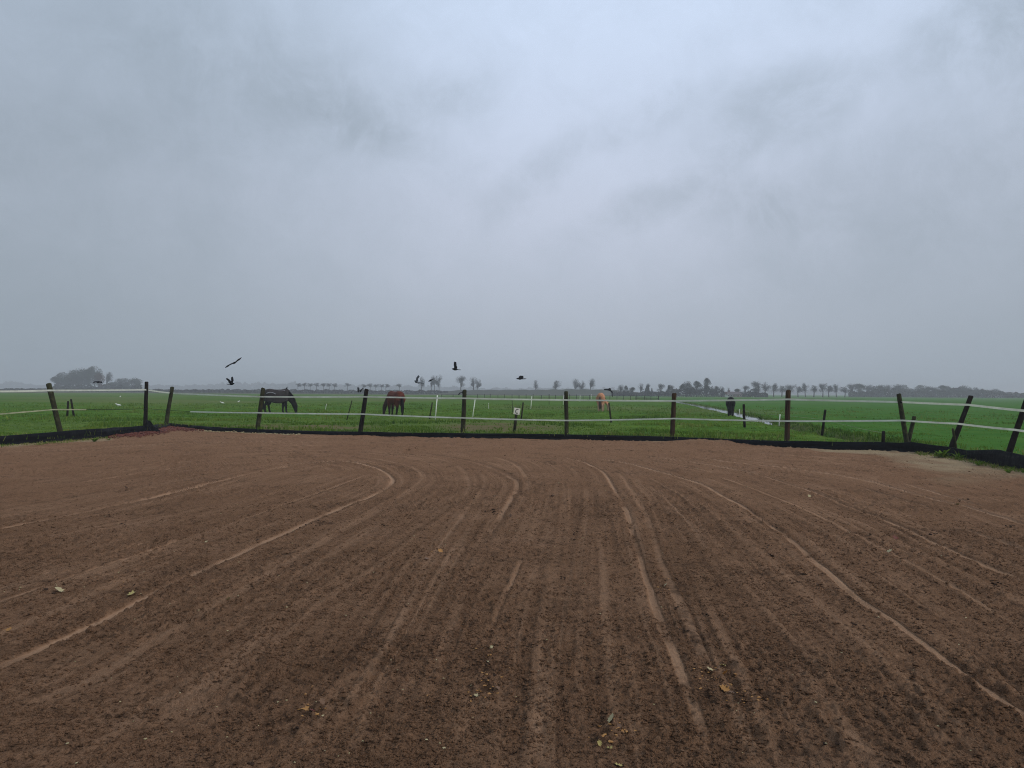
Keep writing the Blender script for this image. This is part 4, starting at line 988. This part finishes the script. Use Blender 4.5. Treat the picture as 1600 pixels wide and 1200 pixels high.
row = [(1184, 594, 19), (1196, 595.5, 14), (1208.5, 598, 14), (1221.5, 598.5, 14), (1234.5, 599.5, 13), (1247, 600, 13), (1258.5, 597.5, 12), (1271.5, 597.5, 14), (1285.5, 597.5, 13), (1295, 598, 13), (1307, 599.5, 12), (1320, 600, 13)]
labs = ['largest bare tree at the left start of the roadside row', 'second bare tree of the roadside row', 'third bare tree of the roadside row', 'bare tree just left of the tall brown post', 'bare tree directly above the tall brown post', 'first bare tree right of the tall brown post', 'second bare tree right of the tall brown post',
        'third bare tree right of the tall brown post', 'left of the closest pair in the roadside row', 'right of the closest pair in the roadside row', 'second last bare tree of the roadside row', 'last separate bare tree before the right wood']
for (x, top, w), lab in zip(row, labs): tree(x, top, w, 330, 'vase', lab, GW, 'bare_tree')
GF = 'trees of the right wood'
wood = [(1332, 598), (1343, 599.5), (1355, 600), (1366, 599), (1377, 601), (1389, 600), (1399, 599.5), (1410, 601), (1417, 606), (1431, 604), (1441, 601.5), (1451, 602.5), (1461, 603.5), (1474, 602), (1485, 602), (1497, 602), (1507, 602), (1517, 605), (1528, 604.5), (1541, 609), (1551, 606.5), (1562, 610), (1577, 612.5), (1592, 614), (1606, 613)]
for i, (x, top) in enumerate(wood):
    lab = '%s tree of the right wood counted from its left end' % (['first', 'second', 'third', 'fourth', 'fifth', 'sixth', 'seventh', 'eighth', 'ninth', 'tenth', 'eleventh', 'twelfth', 'thirteenth', 'fourteenth', 'fifteenth', 'sixteenth', 'seventeenth', 'eighteenth', 'nineteenth', 'twentieth', 'twenty-first', 'twenty-second', 'twenty-third', 'twenty-fourth', 'last'][i])
    tree(x, top, random.uniform(16, 20), 390 + (i % 3) * 12, ('vase', 'wide', 'round')[i % 3], lab, GF, 'deciduous_tree')

# hedges, undergrowth and the farthest woodland: leafy masses
def mass(name, pts, depth, n, m, label, leaf=.5, kind='stuff', cat=None):
    """pts: list of (px, top py, D): a long leafy mass"""
    xs = np.array([p[0] for p in pts], float); ys = np.array([p[1] for p in pts], float); ds = np.array([p[2] for p in pts], float) * 1.2
    x = rng.uniform(xs[0], xs[-1], n); D = np.interp(x, xs, ds) + rng.uniform(-depth, depth, n) * .5; yt = np.interp(x, xs, ys)
    H = CAMH - FZ + (np.array([hor(q_) for q_ in x]) - yt) * np.interp(x, xs, ds) / FPX
    H *= (.72 + .5 * vn(x * .23, x * 0, 7) + .12 * (vn(x * 1.1, x * 0, 8) - .5))
    px_ = (x - CX) / FPX * D; z = FZ + rng.uniform(0, 1, n) ** .8 * np.maximum(H, .4)
    L = leaf * rng.uniform(.5, 1.3, n); P = np.stack([px_, D, z], 1)
    d = rng.normal(0, 1, (n, 3)); d /= np.linalg.norm(d, axis=1)[:, None]; e = np.cross(d, rng.normal(0, 1, (n, 3))); e /= np.linalg.norm(e, axis=1)[:, None]
    V = np.stack([P - e * L[:, None] * .5, P - d * L[:, None] * .5, P + e * L[:, None] * .5, P + d * L[:, None] * .6], 1).reshape(-1, 3)
    V[:, 2] = np.maximum(V[:, 2], FZ - .1)
    o = link(name, fastmesh(name, V, np.arange(4 * n).reshape(-1, 4), m, False)); return tag(o, label, cat, kind=kind)
mass('left_undergrowth', [(80, 602, 400), (110, 601, 400), (150, 603, 400), (160, 600, 400), (180, 601, 400), (222, 602, 400)], 8, 5000, M_HEDGE, 'dark undergrowth below the left clump of trees', .7)
mass('right_undergrowth', [(1326, 612, 380), (1360, 608.5, 380), (1400, 607.5, 380), (1420, 611, 380), (1470, 608, 380), (1530, 609, 380), (1570, 613, 380), (1610, 616, 380)], 20, 21000, M_HEDGE, 'dense undergrowth filling the foot of the right wood', .6)
mass('farm_undergrowth', [(955, 613, 287), (1000, 612.5, 287), (1040, 612, 287), (1065, 608, 287), (1120, 609, 287), (1135, 614.5, 287), (1165, 612, 287), (1200, 615, 287)], 8, 9000, M_HEDGE, 'low shrubs around the distant farm', .5)
o = mass('hedgerow', [(-60, 607.3, 345), (80, 607.6, 345), (230, 608.2, 345), (460, 609, 345), (560, 609.8, 345), (700, 610.4, 345)], 4, 30000, M_HEDGE, 'long low dark hedgerow along the far left edge of the meadow', .5)
mass('far_woodland', [(-80, 602, 1450), (20, 597, 1450), (60, 603, 1450), (150, 604, 1450), (235, 602, 1450), (330, 601, 1450), (360, 598, 1450), (420, 599, 1450), (450, 598, 1450), (520, 602, 1450), (620, 603, 1450), (700, 604, 1450), (760, 607, 1450), (860, 607, 1450), (960, 607, 1450)], 60, 42000, M_HEDGE, 'hazy line of woodland on the horizon', 3.2)
mass('distant_woodland', [(1180, 609, 1350), (1250, 608, 1350), (1330, 609, 1350)], 60, 6000, M_HEDGE, 'hazy woods seen between the roadside trees', 3.2)

# dike
V = []; F = []; prof = [(-14, 0), (-9, .25), (-3, .92), (-1.5, 1), (1.5, 1), (4, .85), (10, .2), (14, -.02)]
for i, x in enumerate(np.linspace(690, 1075, 60)):
    tpy = np.interp(x, [690, 715, 760, 840, 900, 960, 1000, 1075], [612, 609.6, 609.2, 609, 608, 609.5, 613, 617]); c = at(x, 612, 422); H = max(.02, CAMH - FZ + (hor(x) - tpy) * 422 / FPX)
    for dy, hz in prof: V.append((c.x, 422 + dy * 1.3, FZ - .05 + hz * H * (1 + .06 * math.sin(i * 1.7))))
n = len(prof)
for i in range(59):
    for j in range(n - 1): F.append((i * n + j, (i + 1) * n + j, (i + 1) * n + j + 1, i * n + j + 1))
M_DIKE = mat('dike_grass', noisy((.040, .048, .030), (.065, .068, .045), .08, 0), .95, .1)
struct(link('dike', mesh('dike', V, F, M_DIKE, smooth=True)), 'low dull dike on the far side of the meadow')

# ------------------------------------------------------------------ farm buildings
def house(x0, x1, yr, ye, D, wallm, roofm, label, name, depth=9, wins=3, gable=None):
    D *= 1.2
    A = at(x0, hor(x0), D); B = at(x1, hor(x1), D); L = (B - A).length; zr = at((x0 + x1) / 2, yr, D).z; ze = at((x0 + x1) / 2, ye, D).z
    root = empty(name, Vector((A.x, D, FZ)), label, 'building', 'distant farm buildings'); h_ = max(ze - FZ, 1.2); r_ = zr - FZ
    mb = MB(); y0, y1 = 0, depth; V = [(0, y0, -.2), (L, y0, -.2), (L, y1, -.2), (0, y1, -.2), (0, y0, h_), (L, y0, h_), (L, y1, h_), (0, y1, h_), (0, depth / 2, r_ - .12), (L, depth / 2, r_ - .12)]
    F = [(0, 1, 5, 4), (2, 3, 7, 6), (1, 2, 6, 9, 5), (3, 0, 4, 8, 7)]
    link('wall', mesh('wall', V, F, wallm), root)
    o_ = .35; V = [(-o_, -o_, h_ - .15), (L + o_, -o_, h_ - .15), (L + o_, depth / 2, r_), (-o_, depth / 2, r_), (L + o_, depth + o_, h_ - .15), (-o_, depth + o_, h_ - .15)]
    ro = link('roof', mesh('roof', V, [(0, 1, 2, 3), (3, 2, 4, 5)], roofm), root); sm = ro.modifiers.new('s', 'SOLIDIFY'); sm.thickness = .12
    mb = MB(); mb.box((L * .3, depth / 2, r_ + .2), (.5, .5, .9)); link('chimney', mb.me('chimney', M_BRICK, False), ro)
    for i in range(wins):
        x = L * (i + .7) / wins; mb = MB(); mb.box((x, -.03, h_ * .5), (.9, .08, min(1.0, h_ * .5))); f_ = link('window', mb.me('window', M_WHITE, False), root)
        mb = MB(); mb.box((x, -.08, h_ * .5), (.7, .04, min(.8, h_ * .4))); link('pane', mb.me('pane', M_GLASS, False), f_)
    return root
house(1138, 1159, 612, 616, 278, M_BRICK, M_TILE, 'long low farmhouse with dark tiled roof left of the roadside trees', 'farmhouse')
house(1135.5, 1139.5, 615, 616.5, 270, M_RENDER, M_TILE, 'tiny white outbuilding at the left end of the farmhouse', 'outbuilding', depth=3, wins=1)
house(1557, 1568, 615.6, 618.2, 375, M_RENDER, M_TILE, 'pale barn half hidden in the right wood', 'barn', wins=2)
house(1053.5, 1060, 611.5, 614, 292, M_RENDER, M_STEEL, 'small pale shed right of the brown fence post', 'shed', depth=5, wins=1)

# ------------------------------------------------------------------ weeds
def weed(P, s_, n, label, name='weed', m=M_BLADE, tones=(.3, .7), mixed=False):
    rg = random.Random(int(P.x * 100)); V = []; F = []; T = []
    for i in range(n):
        a = rg.uniform(0, 6.28); d = Vector((math.cos(a), math.sin(a), 0)); q_ = Vector((-d.y, d.x, 0)); L = s_ * rg.uniform(.5, 1); up_ = rg.uniform(.3, 1.3); p0 = d * rg.uniform(0, .25) * s_; z0 = rg.uniform(0, .3) * s_
        w = s_ * .09; pts = [(0, .3), (.35, 1), (.7, .8), (1, .05)]; b = len(V); t_ = rg.uniform(*tones)
        for u_, wf in pts:
            c = p0 + d * u_ * L * .75 + Vector((0, 0, z0 + up_ * L * (u_ - .45 * u_ * u_)))
            V += [c - q_ * w * wf, c + q_ * w * wf]; T += [t_, t_]
        for j in range(3): F.append((b + 2 * j, b + 2 * j + 1, b + 2 * j + 3, b + 2 * j + 2))
    o = link(name, fastmesh(name, np.array([tuple(v) for v in V]), np.array(F), m, True, dict(tone=np.array(T))), None, P); return tag(o, label, 'plant', 'weeds at the arena edge')
def ap(px, py): p = gp(px, py); p.z = float(arena_h(np.array([p.x]), np.array([p.y]))[0][0]); return p
weed(ap(1472, 716), .30, 60, 'broad leafy green weed against the sheeting in the right corner')
weed(ap(1497, 719), .22, 40, 'smaller grey green weed beside the broad leafy one', tones=(.25, .6))
weed(ap(1528, 728), .16, 30, 'low weed at the foot of the sheeting near the strongly leaning post')
weed(ap(1575, 741), .14, 30, 'low weed at the right picture edge')
weed(ap(148, 690), .20, 40, 'small weed on the sand at the foot of the left sheeting')
weed(ap(170, 688), .13, 30, 'tiny pale weed near the red leaves', tones=(.6, 1))
P = hp(14, 657); weed(P, .38, 14, 'pale stalked plant in the grass at the left picture edge', tones=(.7, 1))
P = hp(1188, 657); weed(P, .45, 30, 'rushes at the near end of the ditch water', 'rushes', tones=(.2, .5))

# ------------------------------------------------------------------ fallen leaves
def leafm(name, c1, c2):
    return mat(name, noisy(c1, c2, 25, .3, .003), .6, .35)
LM = {'yellow': leafm('yellow_leaf', (.30, .22, .05), (.50, .42, .16)), 'orange': leafm('orange_leaf', (.26, .11, .025), (.42, .22, .06)), 'brown': leafm('brown_leaf', (.10, .055, .03), (.20, .11, .06)), 'pale': leafm('pale_leaf', (.30, .24, .11), (.48, .41, .23)), 'red': leafm('red_leaf', (.080, .016, .008), (.16, .036, .014))}
def leaf_mesh(seed, m):
    rg = random.Random(seed); out = [(0, -.5), (.16, -.38), (.34, -.30), (.27, -.1), (.47, .02), (.3, .14), (.33, .34), (.14, .33), (0, .55), (-.15, .32), (-.34, .36), (-.29, .12), (-.45, .0), (-.25, -.1), (-.3, -.32), (-.12, -.38)]
    cu = rg.uniform(.4, 1.1); cv = rg.uniform(.2, .8); V = [(0, 0, .03)] + [(x, y, cu * x * x + cv * y * y * (1 if y > 0 else .3) + rg.uniform(-.04, .04)) for x, y in out]
    n = len(out); F = [(0, 1 + i, 1 + (i + 1) % n) for i in range(n)]
    b = len(V); V += [(-.018, -.45, .03), (.018, -.45, .03), (.01, -.95, .10), (-.01, -.95, .10)]; F.append((b, b + 1, b + 2, b + 3))
    return mesh('leaf', V, F, m, smooth=True)
LMESH = {c: [leaf_mesh(i * 10 + j, m) for j in range(3)] for i, (c, m) in enumerate(LM.items())}
LEAVES = [
 (1110, 1048, 13, 'pale', 'pale yellow leaf at the left of the leaf cluster in front, right of centre'), (1129, 1042, 10, 'yellow', 'upright yellow leaf at the top of the leaf cluster right of centre'), (1133, 1053, 12, 'orange', 'orange curled leaf in the middle of the leaf cluster right of centre'),
 (1133, 1077, 15, 'orange', 'orange yellow leaf at the bottom of the leaf cluster right of centre'), (1143, 1087, 10, 'brown', 'dark brown leaf under the orange one in the cluster right of centre'), (1156, 1095, 13, 'brown', 'shrivelled dark leaf beside the cluster right of centre'),
 (955, 1131, 15, 'pale', 'pale straw leaf near the bottom edge, right of centre'), (966, 1138, 12, 'brown', 'brown leaf touching the pale straw leaf near the bottom edge'), (976, 1145, 13, 'orange', 'orange brown leaf just below the pale straw leaf near the bottom edge'), (937, 1161, 9, 'yellow', 'small green yellow leaf near the bottom edge'), (953, 1167, 10, 'yellow', 'second green yellow leaf near the bottom edge'),
 (966, 1197, 14, 'yellow', 'yellow leaf cut by the bottom edge'), (745, 1091, 12, 'pale', 'long pale leaf lying left of centre near the bottom'), (748, 1081, 9, 'orange', 'small pinkish leaf above the long pale leaf'), (777, 1079, 10, 'brown', 'reddish brown leaf right of the long pale leaf'),
 (767, 1018, 9, 'pale', 'small white curled leaf above centre of the dark wet patch'), (764, 1035, 10, 'pale', 'pale upright leaf at the dark wet patch'), (730, 997, 9, 'orange', 'small orange leaf left of centre'),
 (480, 1108, 13, 'orange', 'red brown leaf, left one in the lower left leaf cluster'), (488, 1114, 10, 'red', 'reddish leaf at the middle of the lower left leaf cluster'), (503, 1101, 11, 'brown', 'brown leaf, right one in the lower left leaf cluster'),
 (92, 926, 14, 'pale', 'pale yellow leaf near the left edge'), (205, 932, 13, 'yellow', 'golden leaf beside the light wheel track on the left'), (357, 937, 9, 'pale', 'pale leaf on the left foreground'), (13, 990, 10, 'orange', 'tan leaf close to the left picture edge'), (307, 819, 7, 'pale', 'white leaf between the left tracks'), (322, 848, 6, 'pale', 'tiny pale leaf between the left tracks'), (317, 742, 5, 'pale', 'tiny white leaf far on the left tracks'),
 (404, 846, 7, 'brown', 'brown leaf on the thick left track'), (1257, 899, 10, 'orange', 'orange leaf on the right track'), (1281, 917, 11, 'brown', 'brown leaf just below the orange leaf on the right track'), (1399, 841, 10, 'red', 'rust red leaf on the right side'), (1389, 864, 10, 'pale', 'pale leaf below the rust red leaf'), (1366, 861, 9, 'brown', 'brown leaf left of the pale leaf below the rust red leaf'),
 (1206, 871, 9, 'brown', 'curled brown leaf beside the right track'), (1265, 775, 6, 'pale', 'small pale leaf near the end of the right tracks'), (773, 777, 6, 'brown', 'small brown leaf just left of the dark clod in the centre'), (797, 808, 8, 'brown', 'curled brown leaf below the dark clod in the centre'), (863, 776, 8, 'brown', 'brown leaf right of the centre curve'),
 (688, 864, 9, 'orange', 'tan leaf left of centre'), (667, 875, 8, 'brown', 'dark leaf beside the tan leaf left of centre'), (1039, 917, 10, 'pale', 'pale leaf beside the light centre right track'), (1496, 788, 6, 'pale', 'small pale leaf far on the right')]
for x, y, s_, c, lab in LEAVES:
    P = ap(x, y); D = P.length; sz = s_ * math.hypot(P.x, P.y) / FPX * 1.08; P.z += sz * .12
    o = link('fallen_leaf', random.choice(LMESH[c]), None, P); o.scale = (sz,) * 3
    o.rotation_euler = (random.uniform(-.5, .9), random.uniform(-.5, .5), random.uniform(0, 6.28)); tag(o, lab, 'leaf', 'fallen leaves on the arena')

# ------------------------------------------------------------------ clods, crumbs and litter (stuff)
ico = bmesh.new(); bmesh.ops.create_icosphere(ico, subdivisions=1, radius=1); IV = np.array([v.co[:] for v in ico.verts]); IF = np.array([[v.index for v in f.verts] for f in ico.faces]); ico.free()
def clods(name, x, y, sz, m, label, flat=.6, lift=.15):
    n = len(x); h_ = arena_h(x, y)[0]; k_ = len(IV)
    V = IV[None] * rng.uniform(.55, 1.25, (n, k_, 1)) * sz[:, None, None] * np.stack([rng.uniform(.7, 1.5, n), rng.uniform(.7, 1.4, n), np.full(n, flat)], 1)[:, None, :]
    a = rng.uniform(0, 6.28, n); c, s_ = np.cos(a)[:, None], np.sin(a)[:, None]; vx = V[:, :, 0] * c - V[:, :, 1] * s_; vy = V[:, :, 0] * s_ + V[:, :, 1] * c
    V = np.stack([vx + x[:, None], vy + y[:, None], V[:, :, 2] + (h_ + sz * lift)[:, None]], 2).reshape(-1, 3)
    F = (IF[None] + (np.arange(n) * k_)[:, None, None]).reshape(-1, 3); z0 = np.zeros(len(V))
    dmp = np.repeat(rng.uniform(0, .45, n) ** 1.5, k_)
    o = link(name, fastmesh(name, V, F, m, False, dict(track=z0, damp_shade=dmp, sand=z0, far=z0))); return tag(o, label, None, kind='stuff')
N = 15000
a_ = rng.uniform(R(-40), R(40), N * 2); q_ = rng.uniform(0, 1, N * 2); rr_ = 1 / (1 / 2.9 + (1 / 24 - 1 / 2.9) * q_ ** .8)
x_ = np.sin(a_) * rr_; y_ = np.cos(a_) * rr_; pr_ = sst(vn(x_ * 1.3, y_ * 1.3, 111) * .6 + vn(x_ * 5, y_ * 5, 112) * .4, .35, .75)
k_ = (rng.uniform(0, 1, N * 2) < .12 + pr_) & (rr_ < rad_edge(a_) - .4); x_, y_, rr_ = x_[k_][:N], y_[k_][:N], rr_[k_][:N]
t_ = track_fields(x_, y_)[0]; k_ = t_ < .25; x_, y_, rr_ = x_[k_], y_[k_], rr_[k_]
clods('soil_clods', x_, y_, rng.uniform(.003, .009, len(x_)) * (1 + .07 * rr_) * np.where(rng.uniform(0, 1, len(x_)) > .97, 1.8, 1), M_SOIL, 'crumbs and small clods of brown soil scattered over the arena')
OV = np.array([(1, 0, 0), (-1, 0, 0), (0, 1, 0), (0, -1, 0), (0, 0, 1), (0, 0, -1)], float); OF = np.array([(0, 2, 4), (2, 1, 4), (1, 3, 4), (3, 0, 4), (2, 0, 5), (1, 2, 5), (3, 1, 5), (0, 3, 5)])
IV, IF, IV1, IF1 = OV, OF, IV, IF
N = 90000; a_ = rng.uniform(R(-39), R(39), N); rr_ = 1 / (1 / 2.8 + (1 / 12 - 1 / 2.8) * rng.uniform(0, 1, N) ** .75); x_ = np.sin(a_) * rr_; y_ = np.cos(a_) * rr_
pr_ = sst(vn(x_ * 2.3, y_ * 2.3, 121) * .5 + vn(x_ * 7, y_ * 7, 122) * .5, .3, .7); t_, _, _, s4 = track_fields(x_, y_)
k_ = (rng.uniform(0, 1, N) < .15 + .9 * pr_ - .8 * np.clip(s4, 0, 1)) & (t_ < .3); x_, y_, rr_ = x_[k_], y_[k_], rr_[k_]
clods('soil_crumbs', x_, y_, .0035 + .010 * rng.uniform(0, 1, len(x_)) ** 2.5 + .0004 * rr_, M_SOIL, 'fine loose crumbs of brown soil in the foreground', .8, .25)
IV, IF = IV1, IF1
DC = mat('wet_clod', noisy((.022, .014, .010), (.065, .040, .028), 40, .5, .004), 1, .05)
big = [(596, 824, 6), (770, 800, 9), (773, 802, 6), (198, 763, 5), (172, 804, 5), (191, 818, 5), (70, 926, 8), (148, 909, 7), (215, 918, 5), (597, 883, 6), (566, 862, 5), (1584 - 10, 826, 6), (1560, 915, 7), (500, 820, 6), (508, 816, 5), (480, 822, 6), (1100, 905, 6), (1106, 890, 5), (1203, 855, 6), (1212, 822, 5), (1335, 978, 9), (1460, 991, 6), (1424, 970, 7), (1387, 1098, 9), (1480, 1137, 8),
       (1525, 1150, 10), (1518, 1110, 8), (1180, 1120, 9), (1262, 1127, 8), (1300, 1168, 12), (1160, 1088, 8), (470, 1145, 10), (505, 1092, 6), (520, 1155, 6), (410, 1197, 14), (800, 985, 7), (801, 1010, 8), (935, 1105, 8), (943, 1110, 6), (850, 1015, 6), (650, 1043, 6), (700, 870, 6), (735, 905, 5), (880, 902, 6), (893, 843, 7), (900, 833, 5), (1040, 924, 8), (1052, 905, 5), (1050, 813, 5), (740, 778, 5), (372, 752, 4), (1500, 779, 6), (1463, 832, 6), (1455, 838, 6), (1075, 1018, 7), (762, 1040, 8), (755, 1060, 9), (745, 1030, 7), (722, 1048, 8), (1085, 1040, 8), (1065, 985, 7), (1100, 960, 7), (1060, 950, 7)]
bx_ = []; by_ = []; bs = []
for x, y, s_ in big:
    for j in range(5):
        g = gp(x + random.gauss(0, s_ * .9), y + random.gauss(0, s_ * .35)); bx_.append(g.x); by_.append(g.y); bs.append(s_ * math.hypot(g.x, g.y) / FPX * random.uniform(.12, .34))
clods('dark_clods', np.array(bx_), np.array(by_), np.array(bs), DC, 'scattered dark wet clods of earth on the arena', .7, .2)
N = 260; a_ = rng.uniform(R(-38), R(38), N); rr_ = 1 / (1 / 3.0 + (1 / 18 - 1 / 3.0) * rng.uniform(0, 1, N) ** .8); k_ = rr_ < rad_edge(a_) - .5; a_, rr_ = a_[k_], rr_[k_]
clods('straw_litter', np.sin(a_) * rr_, np.cos(a_) * rr_, rng.uniform(.003, .007, len(a_)) * (1 + .05 * rr_), LM['pale'], 'tiny pale crumbs of straw and stone in the soil', .5, .4)
bx_ = []; by_ = []; bs = []
for cx_, cy_, sx_, sy_, n_ in ((1125, 1062, 22, 14, 34), (955, 1140, 18, 10, 20), (762, 1078, 22, 14, 26), (490, 1108, 14, 8, 14), (762, 1020, 16, 10, 10), (1165, 1092, 18, 8, 12), (1385, 855, 20, 8, 12), (205, 930, 30, 6, 10), (1040, 915, 10, 8, 8), (690, 868, 14, 8, 8)):
    for j in range(n_): g = gp(cx_ + random.gauss(0, sx_), cy_ + random.gauss(0, sy_)); bx_.append(g.x); by_.append(g.y); bs.append(random.uniform(.004, .011))
clods('leaf_fragments', np.array(bx_), np.array(by_), np.array(bs), LM['orange'], 'small broken bits of yellow brown leaf gathered round the fallen leaves', .3, .7)
# drift of red leaves in the left corner
N = 1700; pxs = np.concatenate([rng.normal(205, 22, N // 3), rng.normal(262, 22, N - N // 3)]); pxs = np.clip(pxs, 172, 318); az_ = np.arctan((pxs - 800) / FPX); rr_ = rad_edge(az_) - (.05 + np.abs(rng.normal(0, 1.0, N))) * np.interp(pxs, [172, 205, 262, 300], [.4, .6, 1.7, .7]); x_ = np.sin(az_) * rr_; y_ = np.cos(az_) * rr_
clods('red_leaf_litter', x_, y_, rng.uniform(.025, .05, N), LM['red'], 'drift of dark red fallen leaves in the left corner of the arena', .5, .9)
N = 160; pxs = rng.uniform(270, 470, N); az_ = np.arctan((pxs - 800) / FPX); rr_ = rad_edge(az_) - rng.uniform(.1, .7, N)
clods('pale_litter', np.sin(az_) * rr_, np.cos(az_) * rr_, rng.uniform(.02, .05, N), LM['pale'], 'pale leaf litter along the foot of the back sheeting', .35, .4)

# ------------------------------------------------------------------ haze
mb = MB(); mb.box((0, 0, 11), (5900, 5900, 26))
hm = bpy.data.materials.new('haze'); hm.use_nodes = True; hm.node_tree.nodes.clear(); q = NT(hm.node_tree)
pv = q.new('ShaderNodeVolumePrincipled'); pv.inputs['Color'].default_value = (.94, .985, 1, 1); pv.inputs['Density'].default_value = .00095; pv.inputs['Anisotropy'].default_value = .1
q.l.new(pv.outputs[0], q.new('ShaderNodeOutputMaterial').inputs['Volume'])
tag(link('haze', mb.me('haze', hm, False)), 'grey moist haze over the flat meadow', None, kind='stuff')
